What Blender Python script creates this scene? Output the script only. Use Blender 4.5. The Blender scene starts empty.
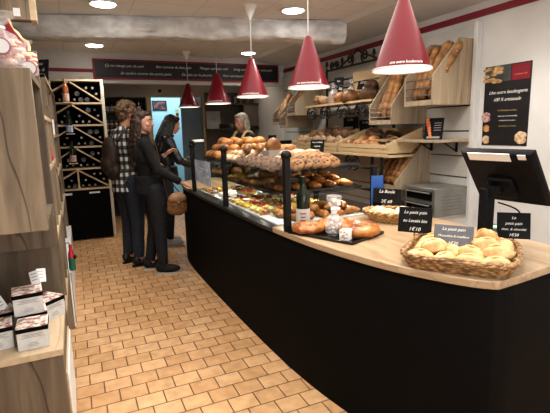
import bpy, math, random
from math import sin, cos, pi, radians, sqrt, atan2
from mathutils import Vector, Matrix, Euler, noise
random.seed(7)
SC = bpy.context.scene
COL = SC.collection
V = Vector

# ------------------------------------------------------------------ materials
MATS = {}
def pm(name, c1, c2=None, scale=8.0, rough=0.6, bump=0.0, detail=4.0, stretch=(1, 1, 1), metal=0.0,
       emit=None, emit_s=0.0, spec=0.5, coat=0.0, lo=0.35, hi=0.65, bscale=None, alpha=None, vary=0.0):
    if name in MATS: return MATS[name]
    m = bpy.data.materials.new(name); m.use_nodes = True
    nt = m.node_tree; b = nt.nodes['Principled BSDF']
    c2 = c2 or c1
    tc = nt.nodes.new('ShaderNodeTexCoord'); mp = nt.nodes.new('ShaderNodeMapping')
    mp.inputs['Scale'].default_value = stretch
    nt.links.new(tc.outputs['Object'], mp.inputs['Vector'])
    n = nt.nodes.new('ShaderNodeTexNoise'); n.inputs['Scale'].default_value = scale; n.inputs['Detail'].default_value = detail
    nt.links.new(mp.outputs[0], n.inputs['Vector'])
    r = nt.nodes.new('ShaderNodeValToRGB')
    r.color_ramp.elements[0].position = lo; r.color_ramp.elements[1].position = hi
    r.color_ramp.elements[0].color = (*c1, 1); r.color_ramp.elements[1].color = (*c2, 1)
    nt.links.new(n.outputs['Fac'], r.inputs['Fac'])
    src = r.outputs['Color']
    if vary:
        oi = nt.nodes.new('ShaderNodeObjectInfo'); ma = nt.nodes.new('ShaderNodeMath'); ma.operation = 'MULTIPLY_ADD'; ma.inputs[1].default_value = vary; ma.inputs[2].default_value = 1-vary*0.55
        hs = nt.nodes.new('ShaderNodeHueSaturation'); nt.links.new(oi.outputs['Random'], ma.inputs[0]); nt.links.new(ma.outputs[0], hs.inputs['Value']); nt.links.new(src, hs.inputs['Color']); src = hs.outputs['Color']
    nt.links.new(src, b.inputs['Base Color'])
    if alpha is not None: b.inputs['Alpha'].default_value = alpha
    b.inputs['Roughness'].default_value = rough; b.inputs['Metallic'].default_value = metal
    b.inputs['Specular IOR Level'].default_value = spec
    b.inputs['Coat Weight'].default_value = coat
    if emit:
        b.inputs['Emission Color'].default_value = (*emit, 1); b.inputs['Emission Strength'].default_value = emit_s
    if bump:
        n2 = nt.nodes.new('ShaderNodeTexNoise'); n2.inputs['Scale'].default_value = bscale or scale * 2.5; n2.inputs['Detail'].default_value = 5
        nt.links.new(mp.outputs[0], n2.inputs['Vector'])
        bp = nt.nodes.new('ShaderNodeBump'); bp.inputs['Strength'].default_value = bump; bp.inputs['Distance'].default_value = 0.01
        nt.links.new(n2.outputs['Fac'], bp.inputs['Height']); nt.links.new(bp.outputs[0], b.inputs['Normal'])
    MATS[name] = m
    return m

def glass_mat(name, tint=(1, 1, 1), gloss=0.08, rough=0.02):
    if name in MATS: return MATS[name]
    m = bpy.data.materials.new(name); m.use_nodes = True
    nt = m.node_tree; nt.nodes.clear()
    o = nt.nodes.new('ShaderNodeOutputMaterial'); mx = nt.nodes.new('ShaderNodeMixShader')
    t = nt.nodes.new('ShaderNodeBsdfTransparent'); t.inputs[0].default_value = (*tint, 1)
    g = nt.nodes.new('ShaderNodeBsdfGlossy'); g.inputs['Roughness'].default_value = rough
    f = nt.nodes.new('ShaderNodeLayerWeight'); f.inputs[0].default_value = 0.12
    a = nt.nodes.new('ShaderNodeMath'); a.operation = 'MULTIPLY_ADD'; a.inputs[1].default_value = 0.12; a.inputs[2].default_value = gloss; a.use_clamp = True
    nt.links.new(f.outputs['Facing'], a.inputs[0]); nt.links.new(a.outputs[0], mx.inputs[0])
    nt.links.new(t.outputs[0], mx.inputs[1]); nt.links.new(g.outputs[0], mx.inputs[2]); nt.links.new(mx.outputs[0], o.inputs[0])
    MATS[name] = m
    return m

def oak_mat(name, c1, c2, dark, axis=2, rough=0.55, scale=1.0):
    """oak board: long noise grain along an axis + a few dark cracks"""
    if name in MATS: return MATS[name]
    m = bpy.data.materials.new(name); m.use_nodes = True
    nt = m.node_tree; b = nt.nodes['Principled BSDF']
    tc = nt.nodes.new('ShaderNodeTexCoord'); mp = nt.nodes.new('ShaderNodeMapping')
    s = [9.0 * scale] * 3; s[axis] = 0.9 * scale; mp.inputs['Scale'].default_value = s
    nt.links.new(tc.outputs['Object'], mp.inputs['Vector'])
    n = nt.nodes.new('ShaderNodeTexNoise'); n.inputs['Scale'].default_value = 2.2; n.inputs['Detail'].default_value = 8; n.inputs['Distortion'].default_value = 0.8
    nt.links.new(mp.outputs[0], n.inputs['Vector'])
    r = nt.nodes.new('ShaderNodeValToRGB'); r.color_ramp.elements[0].position = 0.3; r.color_ramp.elements[1].position = 0.7
    r.color_ramp.elements[0].color = (*c1, 1); r.color_ramp.elements[1].color = (*c2, 1)
    nt.links.new(n.outputs['Fac'], r.inputs['Fac'])
    n2 = nt.nodes.new('ShaderNodeTexNoise'); n2.inputs['Scale'].default_value = 0.55; n2.inputs['Detail'].default_value = 3; n2.inputs['Distortion'].default_value = 0.4
    nt.links.new(mp.outputs[0], n2.inputs['Vector'])
    r2 = nt.nodes.new('ShaderNodeValToRGB')
    e = r2.color_ramp.elements; e[0].position = 0.487; e[0].color = (1, 1, 1, 1); e[1].position = 0.513; e[1].color = (1, 1, 1, 1)
    k = e.new(0.5); k.color = (0.25, 0.22, 0.2, 1)
    nt.links.new(n2.outputs['Fac'], r2.inputs['Fac'])
    mx = nt.nodes.new('ShaderNodeMix'); mx.data_type = 'RGBA'; mx.blend_type = 'MULTIPLY'; mx.inputs['Factor'].default_value = dark
    nt.links.new(r.outputs[0], mx.inputs['A']); nt.links.new(r2.outputs[0], mx.inputs['B'])
    nt.links.new(mx.outputs['Result'], b.inputs['Base Color'])
    b.inputs['Roughness'].default_value = rough
    MATS[name] = m
    return m

def emis(name, c, s):
    return pm(name, (0.9, 0.9, 0.9), emit=c, emit_s=s)

# ------------------------------------------------------------------ mesh builder
class MB:
    def __init__(s): s.v = []; s.f = []; s.m = []
    def add(s, vs, fs, mi=0, M=None):
        o = len(s.v)
        for p in vs:
            p = V(p)
            s.v.append(M @ p if M else p)
        for f in fs: s.f.append([i + o for i in f]); s.m.append(mi)
        return s
    def box(s, x0, x1, y0, y1, z0, z1, mi=0, M=None):
        vs = [(x, y, z) for z in (z0, z1) for y in (y0, y1) for x in (x0, x1)]
        return s.add(vs, [(0, 2, 3, 1), (4, 5, 7, 6), (0, 1, 5, 4), (2, 6, 7, 3), (0, 4, 6, 2), (1, 3, 7, 5)], mi, M)
    def cbox(s, c, d, mi=0, M=None):
        return s.box(c[0]-d[0]/2, c[0]+d[0]/2, c[1]-d[1]/2, c[1]+d[1]/2, c[2]-d[2]/2, c[2]+d[2]/2, mi, M)
    def cyl(s, p0, p1, r0, r1=None, n=12, mi=0, caps=True, M=None):
        r1 = r0 if r1 is None else r1
        p0 = V(p0); p1 = V(p1); d = (p1 - p0).normalized()
        a = d.orthogonal().normalized(); b = d.cross(a)
        vs = []
        for p, r in ((p0, r0), (p1, r1)):
            for i in range(n):
                t = 2*pi*i/n; vs.append(p + a*(r*cos(t)) + b*(r*sin(t)))
        fs = [(i, (i+1) % n, n+(i+1) % n, n+i) for i in range(n)]
        if caps: fs += [tuple(reversed(range(n))), tuple(range(n, 2*n))]
        return s.add(vs, fs, mi, M)
    def bar(s, p0, p1, w, h, mi=0, up=(0, 0, 1)):
        p0 = V(p0); p1 = V(p1); d = (p1-p0).normalized(); u = V(up)
        if abs(d.dot(u)) > 0.98: u = V((1, 0, 0))
        a = d.cross(u).normalized(); b = a.cross(d).normalized()
        vs = [p + a*(i*w/2) + b*(j*h/2) for p in (p0, p1) for i, j in ((-1, -1), (1, -1), (1, 1), (-1, 1))]
        return s.add(vs, [(0, 1, 2, 3)[::-1], (4, 5, 6, 7), (0, 1, 5, 4), (1, 2, 6, 5), (2, 3, 7, 6), (3, 0, 4, 7)], mi)
    def lathe(s, prof, n=24, mi=0, c=(0, 0, 0), M=None, close=False, wob=0.0, seed=0):
        vs = []; c = V(c)
        for r, z in prof:
            for i in range(n):
                t = 2*pi*i/n
                rr = r * (1 + (wob*noise.noise((cos(t)*2+seed, sin(t)*2, z*20)) if wob else 0))
                vs.append(c + V((rr*cos(t), rr*sin(t), z)))
        fs = []
        for k in range(len(prof)-1):
            for i in range(n):
                j = (i+1) % n; fs.append((k*n+i, k*n+j, (k+1)*n+j, (k+1)*n+i))
        if prof[0][0] > 1e-6 and not close: fs.append(tuple(reversed(range(n))))
        if prof[-1][0] > 1e-6 and not close: fs.append(tuple(range((len(prof)-1)*n, len(prof)*n)))
        return s.add(vs, fs, mi, M)
    def tube(s, pts, r, n=6, mi=0, closed=False, M=None):
        pts = [V(p) for p in pts]; N = len(pts); rs = r if isinstance(r, (list, tuple)) else [r]*N
        vs = []; prev = None
        for i, p in enumerate(pts):
            if closed: d = (pts[(i+1) % N] - pts[i-1]).normalized()
            else: d = (pts[min(i+1, N-1)] - pts[max(i-1, 0)]).normalized()
            if prev is None: a = d.orthogonal().normalized()
            else:
                a = prev - d*prev.dot(d)
                a = a.normalized() if a.length > 1e-6 else d.orthogonal().normalized()
            prev = a; b = d.cross(a)
            for k in range(n):
                t = 2*pi*k/n; vs.append(p + (a*cos(t) + b*sin(t))*rs[i])
        fs = []
        for i in range(N if closed else N-1):
            i2 = (i+1) % N
            for k in range(n):
                k2 = (k+1) % n; fs.append((i*n+k, i*n+k2, i2*n+k2, i2*n+k))
        if not closed: fs += [tuple(reversed(range(n))), tuple(range((N-1)*n, N*n))]
        return s.add(vs, fs, mi, M)
    def prism(s, poly, axis, a, b, mi=0):
        n = len(poly); vs = []
        for t in (a, b):
            for p in poly:
                q = [p[0], p[1]]; q.insert(axis, t); vs.append(q)
        fs = [tuple(range(n)), tuple(reversed(range(n, 2*n)))] + [(i, n+i, n+(i+1) % n, (i+1) % n) for i in range(n)]
        # orient
        return s.add(vs, fs, mi)
    def ell(s, c, r, mi=0, nu=14, nv=9, amp=0.0, freq=3.0, seed=0, flat=None, M=None):
        vs = []; c = V(c)
        for j in range(nv+1):
            ph = -pi/2 + pi*j/nv
            for i in range(nu):
                t = 2*pi*i/nu; d = V((cos(ph)*cos(t), cos(ph)*sin(t), sin(ph)))
                k = 1 + (amp*noise.noise(d*freq + V((seed*3.7, seed*1.3, 0))) if amp else 0)
                p = V((d.x*r[0]*k, d.y*r[1]*k, d.z*r[2]*k))
                if flat is not None and p.z < -flat*r[2]: p.z = -flat*r[2]
                vs.append(c + p)
        fs = []
        for j in range(nv):
            for i in range(nu):
                i2 = (i+1) % nu
                if j == 0: fs.append((j*nu, (j+1)*nu+i2, (j+1)*nu+i)) if False else fs.append((j*nu+i, j*nu+i2, (j+1)*nu+i2, (j+1)*nu+i))
                else: fs.append((j*nu+i, j*nu+i2, (j+1)*nu+i2, (j+1)*nu+i))
        return s.add(vs, fs, mi, M)
    def caps(s, p0, p1, r0, r1, mi=0, n=14):
        s.cyl(p0, p1, r0, r1, n, mi); s.ell(p0, (r0,)*3, mi, n, 8); s.ell(p1, (r1,)*3, mi, n, 8); return s
    def mesh(s, name, mats, smooth=40, fix=True):
        me = bpy.data.meshes.new(name)
        me.from_pydata([tuple(p) for p in s.v], [], s.f)
        for m in (mats if isinstance(mats, (list, tuple)) else [mats]): me.materials.append(m)
        me.polygons.foreach_set('material_index', s.m)
        if fix:
            import bmesh
            bm = bmesh.new(); bm.from_mesh(me)
            bmesh.ops.remove_doubles(bm, verts=bm.verts, dist=1e-5)
            bmesh.ops.recalc_face_normals(bm, faces=bm.faces)
            bm.to_mesh(me); bm.free()
        if smooth:
            me.polygons.foreach_set('use_smooth', [True]*len(me.polygons))
            me.set_sharp_from_angle(angle=radians(smooth))
        me.update()
        return me
    def obj(s, name, mats, parent=None, loc=None, rot=None, bevel=0.0, smooth=40):
        return link(name, s.mesh(name, mats, smooth), parent, loc, rot, bevel)

def link(name, me, parent=None, loc=None, rot=None, bevel=0.0):
    o = bpy.data.objects.new(name, me); COL.objects.link(o)
    if parent: o.parent = parent
    if loc is not None: o.location = loc
    if rot is not None: o.rotation_euler = rot
    if bevel:
        b = o.modifiers.new('bevel', 'BEVEL'); b.width = bevel; b.segments = 2; b.limit_method = 'ANGLE'
    return o
def tag(o, label, cat, group=None, kind=None):
    o['label'] = label; o['category'] = cat
    if group: o['group'] = group
    if kind: o['kind'] = kind
    return o
def thing(name, label, cat, loc=(0, 0, 0), rotz=0, group=None):
    o = bpy.data.objects.new(name, None); COL.objects.link(o)
    o.empty_display_size = 0.05
    o.location = loc; o.rotation_euler = (0, 0, rotz)
    return tag(o, label, cat, group)
def struct(name, mb, m, smooth=0, bevel=0.0):
    o = mb.obj(name, m, smooth=smooth, bevel=bevel); o['kind'] = 'structure'; return o
def dup(root, loc=None, rot=None, label=None, group=None, scale=None):
    r = root.copy(); COL.objects.link(r)
    if loc is not None: r.location = loc
    if rot is not None: r.rotation_euler = rot
    if scale is not None: r.scale = scale if isinstance(scale, (tuple, list)) else (scale,)*3
    if label: r['label'] = label
    if group: r['group'] = group
    for ch in list(root.children):
        c = ch.copy(); COL.objects.link(c); c.parent = r
        for g in list(ch.children):
            d = g.copy(); COL.objects.link(d); d.parent = c
    return r
class Kit:
    """first placement uses the prototype itself, later ones copy it"""
    def __init__(s, root): s.root = root; s.used = False
    def put(s, loc, rot, label, group=None, scale=None):
        if not s.used:
            s.used = True; r = s.root; r.location = loc; r.rotation_euler = rot; r['label'] = label
            if group: r['group'] = group
            if scale is not None: r.scale = scale if isinstance(scale, (tuple, list)) else (scale,)*3
            return r
        return dup(s.root, loc, rot, label, group, scale)
def kit1(name, mb, mats, cat, smooth=50):
    o = mb.obj(name, mats, smooth=smooth); tag(o, '', cat); return Kit(o)

ORD = ['first', 'second', 'third', 'fourth', 'fifth', 'sixth', 'seventh', 'eighth', 'ninth', 'tenth', 'eleventh', 'twelfth',
       'thirteenth', 'fourteenth', 'fifteenth', 'sixteenth', 'seventeenth', 'eighteenth', 'nineteenth', 'twentieth',
       'twenty-first', 'twenty-second', 'twenty-third', 'twenty-fourth', 'twenty-fifth']

def text_mesh(txt, size, shear=0.28, align='CENTER', bold=0.0, spacing=1.0, extr=0.0004):
    """flat lettering in the XY plane as a mesh"""
    cu = bpy.data.curves.new('lettering', 'FONT'); cu.body = txt; cu.size = size; cu.shear = shear
    cu.align_x = align; cu.align_y = 'CENTER'; cu.offset = bold; cu.space_character = spacing; cu.extrude = extr; cu.resolution_u = 3
    ob = bpy.data.objects.new('lettering', cu)
    me = bpy.data.meshes.new_from_object(ob)
    bpy.data.objects.remove(ob); bpy.data.curves.remove(cu)
    return me
def lettering(txt, size, m, parent, M, name='lettering', **k):
    me = text_mesh(txt, size, **k); me.materials.clear(); me.materials.append(m)
    me.transform(M)
    return link(name, me, parent)
def frame(o, xdir, ydir):
    x = V(xdir).normalized(); y = V(ydir); y = (y - x*y.dot(x)).normalized(); z = x.cross(y)
    M = Matrix((x, y, z)).transposed().to_4x4(); M.translation = V(o); return M
def crom(P, per=6):
    P = [V(p) for p in P]; out = []
    for i in range(len(P)-1):
        a, b, c, d = P[max(i-1, 0)], P[i], P[i+1], P[min(i+2, len(P)-1)]
        for k in range(per):
            t = k/per
            out.append(0.5*((2*b) + (c-a)*t + (2*a-5*b+4*c-d)*t*t + (3*b-a-3*c+d)*t**3))
    out.append(P[-1]); return out

# ------------------------------------------------------------------ shared materials
WHITE_WALL = pm('white_plaster', (0.62, 0.615, 0.60), (0.67, 0.665, 0.65), scale=3, rough=0.85, bump=0.08, bscale=60)
BLACK_MET = pm('black_metal', (0.006, 0.006, 0.0065), rough=0.45, spec=.3)
BLACK_LAM = pm('black_laminate', (0.0028, 0.0027, 0.0027), (0.004, 0.0038, 0.0038), rough=0.7, spec=0.12)
IRON = pm('wrought_iron', (0.012, 0.012, 0.012), (0.02, 0.018, 0.016), rough=0.55)
CHALK = pm('chalk_white', (0.85, 0.85, 0.83), rough=0.9)
SLATE = pm('slate_black', (0.006, 0.006, 0.007), (0.011, 0.011, 0.012), scale=20, rough=0.7, spec=.2)
SLATE_G = pm('slate_grey', (0.11, 0.115, 0.135), (0.14, 0.145, 0.165), scale=20, rough=0.5)
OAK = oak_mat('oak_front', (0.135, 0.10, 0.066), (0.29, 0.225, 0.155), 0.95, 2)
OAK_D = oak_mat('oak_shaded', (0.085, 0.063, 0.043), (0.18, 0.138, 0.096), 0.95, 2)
OAK_L = oak_mat('oak_light', (0.42, 0.32, 0.21), (0.54, 0.42, 0.29), 0.3, 1)
BIRCH = oak_mat('birch_shelf', (0.52, 0.38, 0.23), (0.62, 0.47, 0.30), 0.15, 1)
WORKTOP = oak_mat('worktop_wood', (0.31, 0.215, 0.13), (0.42, 0.305, 0.20), 0.35, 1, rough=0.35)
BINW = oak_mat('bin_wood', (0.31, 0.24, 0.165), (0.43, 0.34, 0.24), 0.45, 2)
CRATEW = oak_mat('crate_wood', (0.55, 0.40, 0.22), (0.66, 0.50, 0.30), 0.1, 1)
RED_TRIM = pm('red_paint', (0.22, 0.014, 0.03), rough=0.5)
WHITE_P = pm('white_paint', (0.8, 0.79, 0.77), rough=0.5)
GLASS = glass_mat('clear_glass', (0.97, 0.985, 0.975), 0.02)
CELLO = pm('cello_film', (.62, .62, .64), (.92, .92, .94), scale=30, rough=.14, alpha=.30, bump=.8, bscale=45, spec=.9)
STEEL = pm('brushed_steel', (0.45, 0.44, 0.42), (0.55, 0.54, 0.52), scale=6, rough=0.35, metal=0.8, stretch=(1, 1, 20))
CRUST = pm('crust_gold', (0.22, 0.075, 0.015), (0.50, 0.24, 0.065), scale=9, rough=0.5, bump=0.35, vary=.6)
CRUST_O = pm('crust_orange', (0.20, 0.075, 0.02), (0.50, 0.25, 0.085), scale=9, rough=0.45, bump=0.4, vary=.7)
CRUST_P = pm('crust_pale', (0.55, 0.33, 0.13), (0.80, 0.62, 0.34), scale=10, rough=0.6, bump=0.3)
CRUST_D = pm('crust_dark', (0.045, 0.022, 0.012), (0.16, 0.075, 0.03), scale=9, rough=0.6, bump=0.4)
CRUST_R = pm('crust_rustic', (0.17, 0.08, 0.03), (0.52, 0.36, 0.20), scale=6, rough=0.7, bump=0.4, vary=.6)
CRUST_B = pm('crust_baguette', (0.15, 0.055, 0.014), (0.46, 0.24, 0.085), scale=7, rough=0.5, bump=0.35, stretch=(1, 1, 2.5), vary=.5)
SUGAR = pm('sugar_dusted', (0.45, 0.25, 0.10), (0.85, 0.80, 0.72), scale=20, rough=0.8, lo=0.4, hi=0.6, vary=.4)
# ================================================================== PEOPLE
def remesh(mb, vox, smooth=4):
    me = mb.mesh('tmp', WHITE_WALL, 0, fix=False); o = bpy.data.objects.new('tmp', me); COL.objects.link(o)
    m = o.modifiers.new('r', 'REMESH'); m.mode = 'VOXEL'; m.voxel_size = vox
    if smooth: q = o.modifiers.new('s', 'SMOOTH'); q.iterations = smooth; q.factor = .5
    dg = bpy.context.evaluated_depsgraph_get(); out = bpy.data.meshes.new_from_object(o.evaluated_get(dg))
    bpy.data.objects.remove(o); bpy.data.meshes.remove(me)
    out.polygons.foreach_set('use_smooth', [True]*len(out.polygons)); return out
def rmobj(name, mb, vox, m, parent=None, smooth=4, noise_amp=0, nf=20):
    me = remesh(mb, vox, smooth)
    if noise_amp:
        nr = [v_.normal.copy() for v_ in me.vertices]; cs = [v_.co.copy() for v_ in me.vertices]
        me.vertices.foreach_set('co', [x for c_, n_ in zip(cs, nr) for x in (c_ + n_*(noise.noise(c_*nf)*noise_amp))])
        me.update()
    me.materials.clear(); me.materials.append(m); return link(name, me, parent)
def hand(mb, w, d, nrm, thumb, k=1.0, curl=.5):
    """wrist w, direction d, palm normal nrm (the way the fingers curl), thumb = sideways direction of the thumb"""
    w, d, nrm = V(w), V(d).normalized(), V(nrm); nrm = (nrm - d*nrm.dot(d)).normalized(); sd = V(thumb); sd = (sd-d*sd.dot(d)-nrm*sd.dot(nrm)).normalized()
    for s_ in (-.026, -.009, .009, .026): mb.caps(w+sd*s_*.6*k, w+d*.078*k+sd*s_*k, .016*k, .0125*k, n=8)
    for s_, L_ in ((.029, .068), (.010, .076), (-.010, .070), (-.029, .054)):
        a = w+d*.082*k+sd*s_*k; d1 = (d+nrm*curl*.6).normalized(); b = a+d1*L_*.5*k; d2 = (d+nrm*curl*1.7).normalized(); c = b+d2*L_*.5*k
        mb.caps(a, b, .0095*k, .0085*k, n=8); mb.caps(b, c, .0085*k, .007*k, n=8)
    a = w+d*.02*k+sd*.026*k; b = a+(d*.6+sd*.75+nrm*.25).normalized()*.042*k; c = b+(d+sd*.2+nrm*.5).normalized()*.032*k
    mb.caps(a, b, .0125*k, .010*k, n=8); mb.caps(b, c, .010*k, .008*k, n=8)
def head(mb, c, R_, k=1.0):
    """c = head centre; R_ = rotation matrix, face towards local +Y"""
    def e(p, r): 
        q = MB().ell(p, r, 0, 18, 12); mb.add([V(c)+R_ @ (x*k) for x in q.v], q.f)
    e((0, -.012, .012), (.074, .094, .100)); e((0, .022, -.045), (.058, .066, .066)); e((0, .052, -.088), (.026, .028, .024)); e((0, .068, .03), (.052, .022, .04))
    for s_ in (1, -1):
        e((s_*.075, -.012, -.012), (.011, .020, .032)); e((s_*.034, .064, -.028), (.024, .02, .022)); e((s_*.030, .078, .022), (.022, .010, .008))
    q = MB().caps((0, .086, .012), (0, .106, -.030), .009, .0135).ell((.012, .094, -.034), (.009, .01, .008)).ell((-.012, .094, -.034), (.009, .01, .008)).ell((0, .084, -.060), (.026, .012, .006)).ell((0, .082, -.071), (.022, .012, .007))
    mb.add([V(c)+R_ @ (x*k) for x in q.v], q.f)
EYEW = pm('eye_white', (.7, .68, .65), rough=.2); IRIS = pm('iris_dark', (.03, .02, .015), rough=.15); LIP = pm('lip_rose', (.35, .12, .10), rough=.4)
def face_bits(body, c, R_, k=1.0, brow=(.04, .03, .02)):
    for s_ in (1, -1):
        q = MB().ell((s_*.031, .080, .006), (.013, .009, .0075), 0, 12, 8).ell((s_*.031, .0872, .006), (.0055, .0035, .0055), 1, 10, 6)
        mb = MB(); mb.v = [V(c)+R_ @ (x*k) for x in q.v]; mb.f = q.f; mb.m = q.m; mb.obj('eye', [EYEW, IRIS], body)
        q = MB().tube([(s_*.015, .0905, .024), (s_*.032, .089, .030), (s_*.047, .078, .025)], .0035, 6); mb = MB(); mb.v = [V(c)+R_ @ (x*k) for x in q.v]; mb.f = q.f; mb.m = q.m
        mb.obj('eyebrow', pm('brow_%d' % int(brow[0]*100), brow, rough=.8), body)
    q = MB().ell((0, .0935, -.064), (.022, .004, .0075), 0, 12, 6); mb = MB(); mb.v = [V(c)+R_ @ (x*k) for x in q.v]; mb.f = q.f; mb.m = q.m; mb.obj('mouth', LIP, body)
def rotm(yaw=0, pitch=0, roll=0): return Euler((pitch, roll, yaw)).to_matrix()
SKIN = pm('skin_light', (.50, .27, .19), (.58, .33, .24), scale=12, rough=.5); SKIN2 = pm('skin_tan', (.44, .23, .16), (.50, .27, .19), scale=12, rough=.5)

def shoe(mb, a, d, L=.26, k=1, mi=0, sole=1):
    """a = ankle point on the floor, d = toe direction"""
    d = V((d[0], d[1], 0)).normalized(); s_ = V((-d.y, d.x, 0)); a = V((a[0], a[1], 0))
    M = Matrix((s_*-1, d, V((0, 0, 1)))).transposed().to_4x4(); M.translation = a
    mb.ell((0, .075, .052), (.046, .115, .045), mi, 16, 10, M=M); mb.ell((0, -.01, .075), (.042, .062, .06), mi, 16, 10, M=M)
    q = [(.047*cos(t)*(1 if sin(t) > 0 else .85), .06+.14*sin(t)*(1 if sin(t) > 0 else .97)) for t in [2*pi*i/24 for i in range(24)]]
    m2 = MB().prism(q, 2, 0, .017); mb.add([M @ p for p in m2.v], m2.f, sole)
def leg_pts(h, k_, an): return h, k_, an

def build_person(name, label, cat_loc, rz, P):
    """P: joint dict in local metres, +Y = the way the person faces"""
    k = P['k']
    b = MB()
    hc, hR = V(P['head']), P['headR']
    head(b, hc, hR, P.get('hk', 1.0))
    nb = V(P['neck'])
    b.caps(nb-V((0, 0, .05)), hc+hR @ V((0, -.022, -.06)), .058*k, .052*k)
    hips = V(P['hips']); ch = V(P['chest'])
    b.ell(hips+V((0, 0, .02)), (.155*k, .11*k, .13*k)); b.ell((hips+ch)/2, (.13*k, .095*k, .17*k)); b.ell(ch, (.165*k, .11*k, .17*k)); b.caps(ch+V((-.13*k, 0, .1)), ch+V((.13*k, 0, .1)), .055*k, .055*k)
    for s_ in 'LR':
        sh, el, wr = V(P['sh'+s_]), V(P['el'+s_]), V(P['wr'+s_])
        b.caps(sh, el, .050*k, .040*k); b.caps(el, wr, .040*k, .027*k)
        hd = P['hand'+s_]; hand(b, wr+(wr-el).normalized()*.008, hd[0], hd[1], hd[2], k*1.02, hd[3])
        hp, kn, an = V(P['hp'+s_]), V(P['kn'+s_]), V(P['an'+s_])
        b.caps(hp, kn, .085*k, .055*k); b.caps(kn, an, .054*k, .038*k)
        b.caps(an, an+V((0, .10, -.045)), .036*k, .028*k)
    body = rmobj(name, b, .0065, P['skin'], None, 3)
    body.location = cat_loc; body.rotation_euler = (0, 0, rz)
    tag(body, label, 'person')
    face_bits(body, hc, hR, P.get('hk', 1.0), P.get('brow', (.04, .03, .02)))
    # upper garment
    g = MB(); f = P.get('puff', 1.0)
    g.ell(hips+V((0, 0, .06)), (.168*k*f, .128*k*f, .13*k)); g.ell((hips+ch)/2+V((0, 0, .02)), (.150*k*f, .115*k*f, .19*k)); g.ell(ch, (.182*k*f, .13*k*f, .18*k)); g.caps(ch+V((-.135*k, -.005, .105)), ch+V((.135*k, -.005, .105)), .066*k*f, .066*k*f)
    g.caps(ch+V((0, -.01, .13)), nb-V((0, 0.005, .01)), .085*k, .066*k)
    if P.get('hem'): g.cyl(hips+V((0, 0, P['hem'])), hips+V((0, 0, .12)), .172*k*f, .160*k*f, 20)
    if P.get('bust'):
        for s_ in (1, -1): g.ell(ch+V((s_*.07, .085, -.02)), (.065, .06, .065))
    for s_ in 'LR':
        sh, el, wr = V(P['sh'+s_]), V(P['el'+s_]), V(P['wr'+s_])
        cut = P.get('sleeve', .93)
        g.caps(sh, el, .064*k*f, .053*k*f); e2 = el.lerp(wr, cut); g.ell(el, (.053*k*f,)*3); g.cyl(el, e2, .053*k*f, .040*k*f, 14)
    rmobj(P['top_name'], g, .0095, P['top'], body, 3, P.get('wr_amp', .004), 16)
    # trousers
    g = MB(); g.ell(hips, (.166*k, .124*k, .14*k))
    for s_ in 'LR':
        hp, kn, an = V(P['hp'+s_]), V(P['kn'+s_]), V(P['an'+s_])
        lw = P.get('leg', 1.0)
        g.caps(hp, kn, .098*k*lw, .066*k*lw); g.ell(kn, (.066*k*lw,)*3); g.cyl(kn, an+V((0, 0, .015)), .066*k*lw, .050*k*lw, 16)
    rmobj('trousers', g, .0095, P['trouser_mat'], body, 3, .003, 14)
    for s_ in 'LR':
        an = V(P['an'+s_]); mb = MB(); shoe(mb, (an.x, an.y-.01), P['toe'+s_]); mb.obj('shoe', P['shoe_mats'], body)
    return body, hc, hR
def hair_mesh(body, hc, hR, blobs, m, vox=.009, amp=.006, nf=45, name='hair'):
    mb = MB()
    for bl in blobs:
        if len(bl) == 2: q = MB().ell(bl[0], bl[1], 0, 16, 10)
        else: q = MB().caps(bl[0], bl[1], bl[2], bl[3])
        mb.add([hc + hR @ p for p in q.v], q.f)
    return rmobj(name, mb, vox, m, body, 2, amp, nf)
def plaid():
    m = bpy.data.materials.new('plaid_flannel'); m.use_nodes = True; nt = m.node_tree; b = nt.nodes['Principled BSDF']
    tc = nt.nodes.new('ShaderNodeTexCoord'); sp = nt.nodes.new('ShaderNodeSeparateXYZ'); nt.links.new(tc.outputs['Object'], sp.inputs[0])
    def math(op, a, b_=None):
        n = nt.nodes.new('ShaderNodeMath'); n.operation = op
        for i, x in enumerate((a, b_)):
            if x is None: continue
            if isinstance(x, (int, float)): n.inputs[i].default_value = x
            else: nt.links.new(x, n.inputs[i])
        return n.outputs[0]
    u = math('ADD', sp.outputs['X'], sp.outputs['Y'])
    def band(x, per): return math('GREATER_THAN', math('FRACT', math('MULTIPLY', math('ADD', x, 10.0), 1/per)), .5)
    s_ = math('ADD', band(u, .082), band(sp.outputs['Z'], .082))
    r = nt.nodes.new('ShaderNodeValToRGB'); r.color_ramp.interpolation = 'CONSTANT'; e = r.color_ramp.elements
    e[0].color = (.012, .012, .013, 1); e[1].position = .4; e[1].color = (.085, .085, .085, 1); k = e.new(.8); k.color = (.62, .61, .59, 1)
    nt.links.new(math('MULTIPLY', s_, .5), r.inputs['Fac']); nt.links.new(r.outputs[0], b.inputs['Base Color']); b.inputs['Roughness'].default_value = .85
    return m
JEANB = pm('black_denim', (.008, .008, .011), (.016, .016, .021), scale=40, rough=.8); JEAND = pm('dark_blue_denim', (.012, .016, .028), (.024, .030, .046), scale=40, rough=.8)
KNIT = pm('black_knit', (.007, .007, .008), (.014, .014, .015), scale=60, rough=.9, bump=.2)
LEATH = pm('black_leather', (.010, .010, .011), (.020, .020, .022), scale=14, rough=.32, bump=.35)
BRN_H = pm('brown_hair', (.022, .012, .008), (.065, .036, .022), scale=18, rough=.45, stretch=(4, 4, .6), bump=.5)
CURLY = pm('curly_hair', (.05, .03, .015), (.20, .125, .065), scale=34, rough=.6, bump=.7)
BLK_H = pm('black_hair', (.006, .005, .005), (.016, .013, .011), scale=18, rough=.35, stretch=(4, 4, .6), bump=.4)
GREY_H = pm('grey_blond_hair', (.26, .23, .18), (.52, .48, .41), scale=16, rough=.45, stretch=(4, 4, .7), bump=.4)
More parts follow.
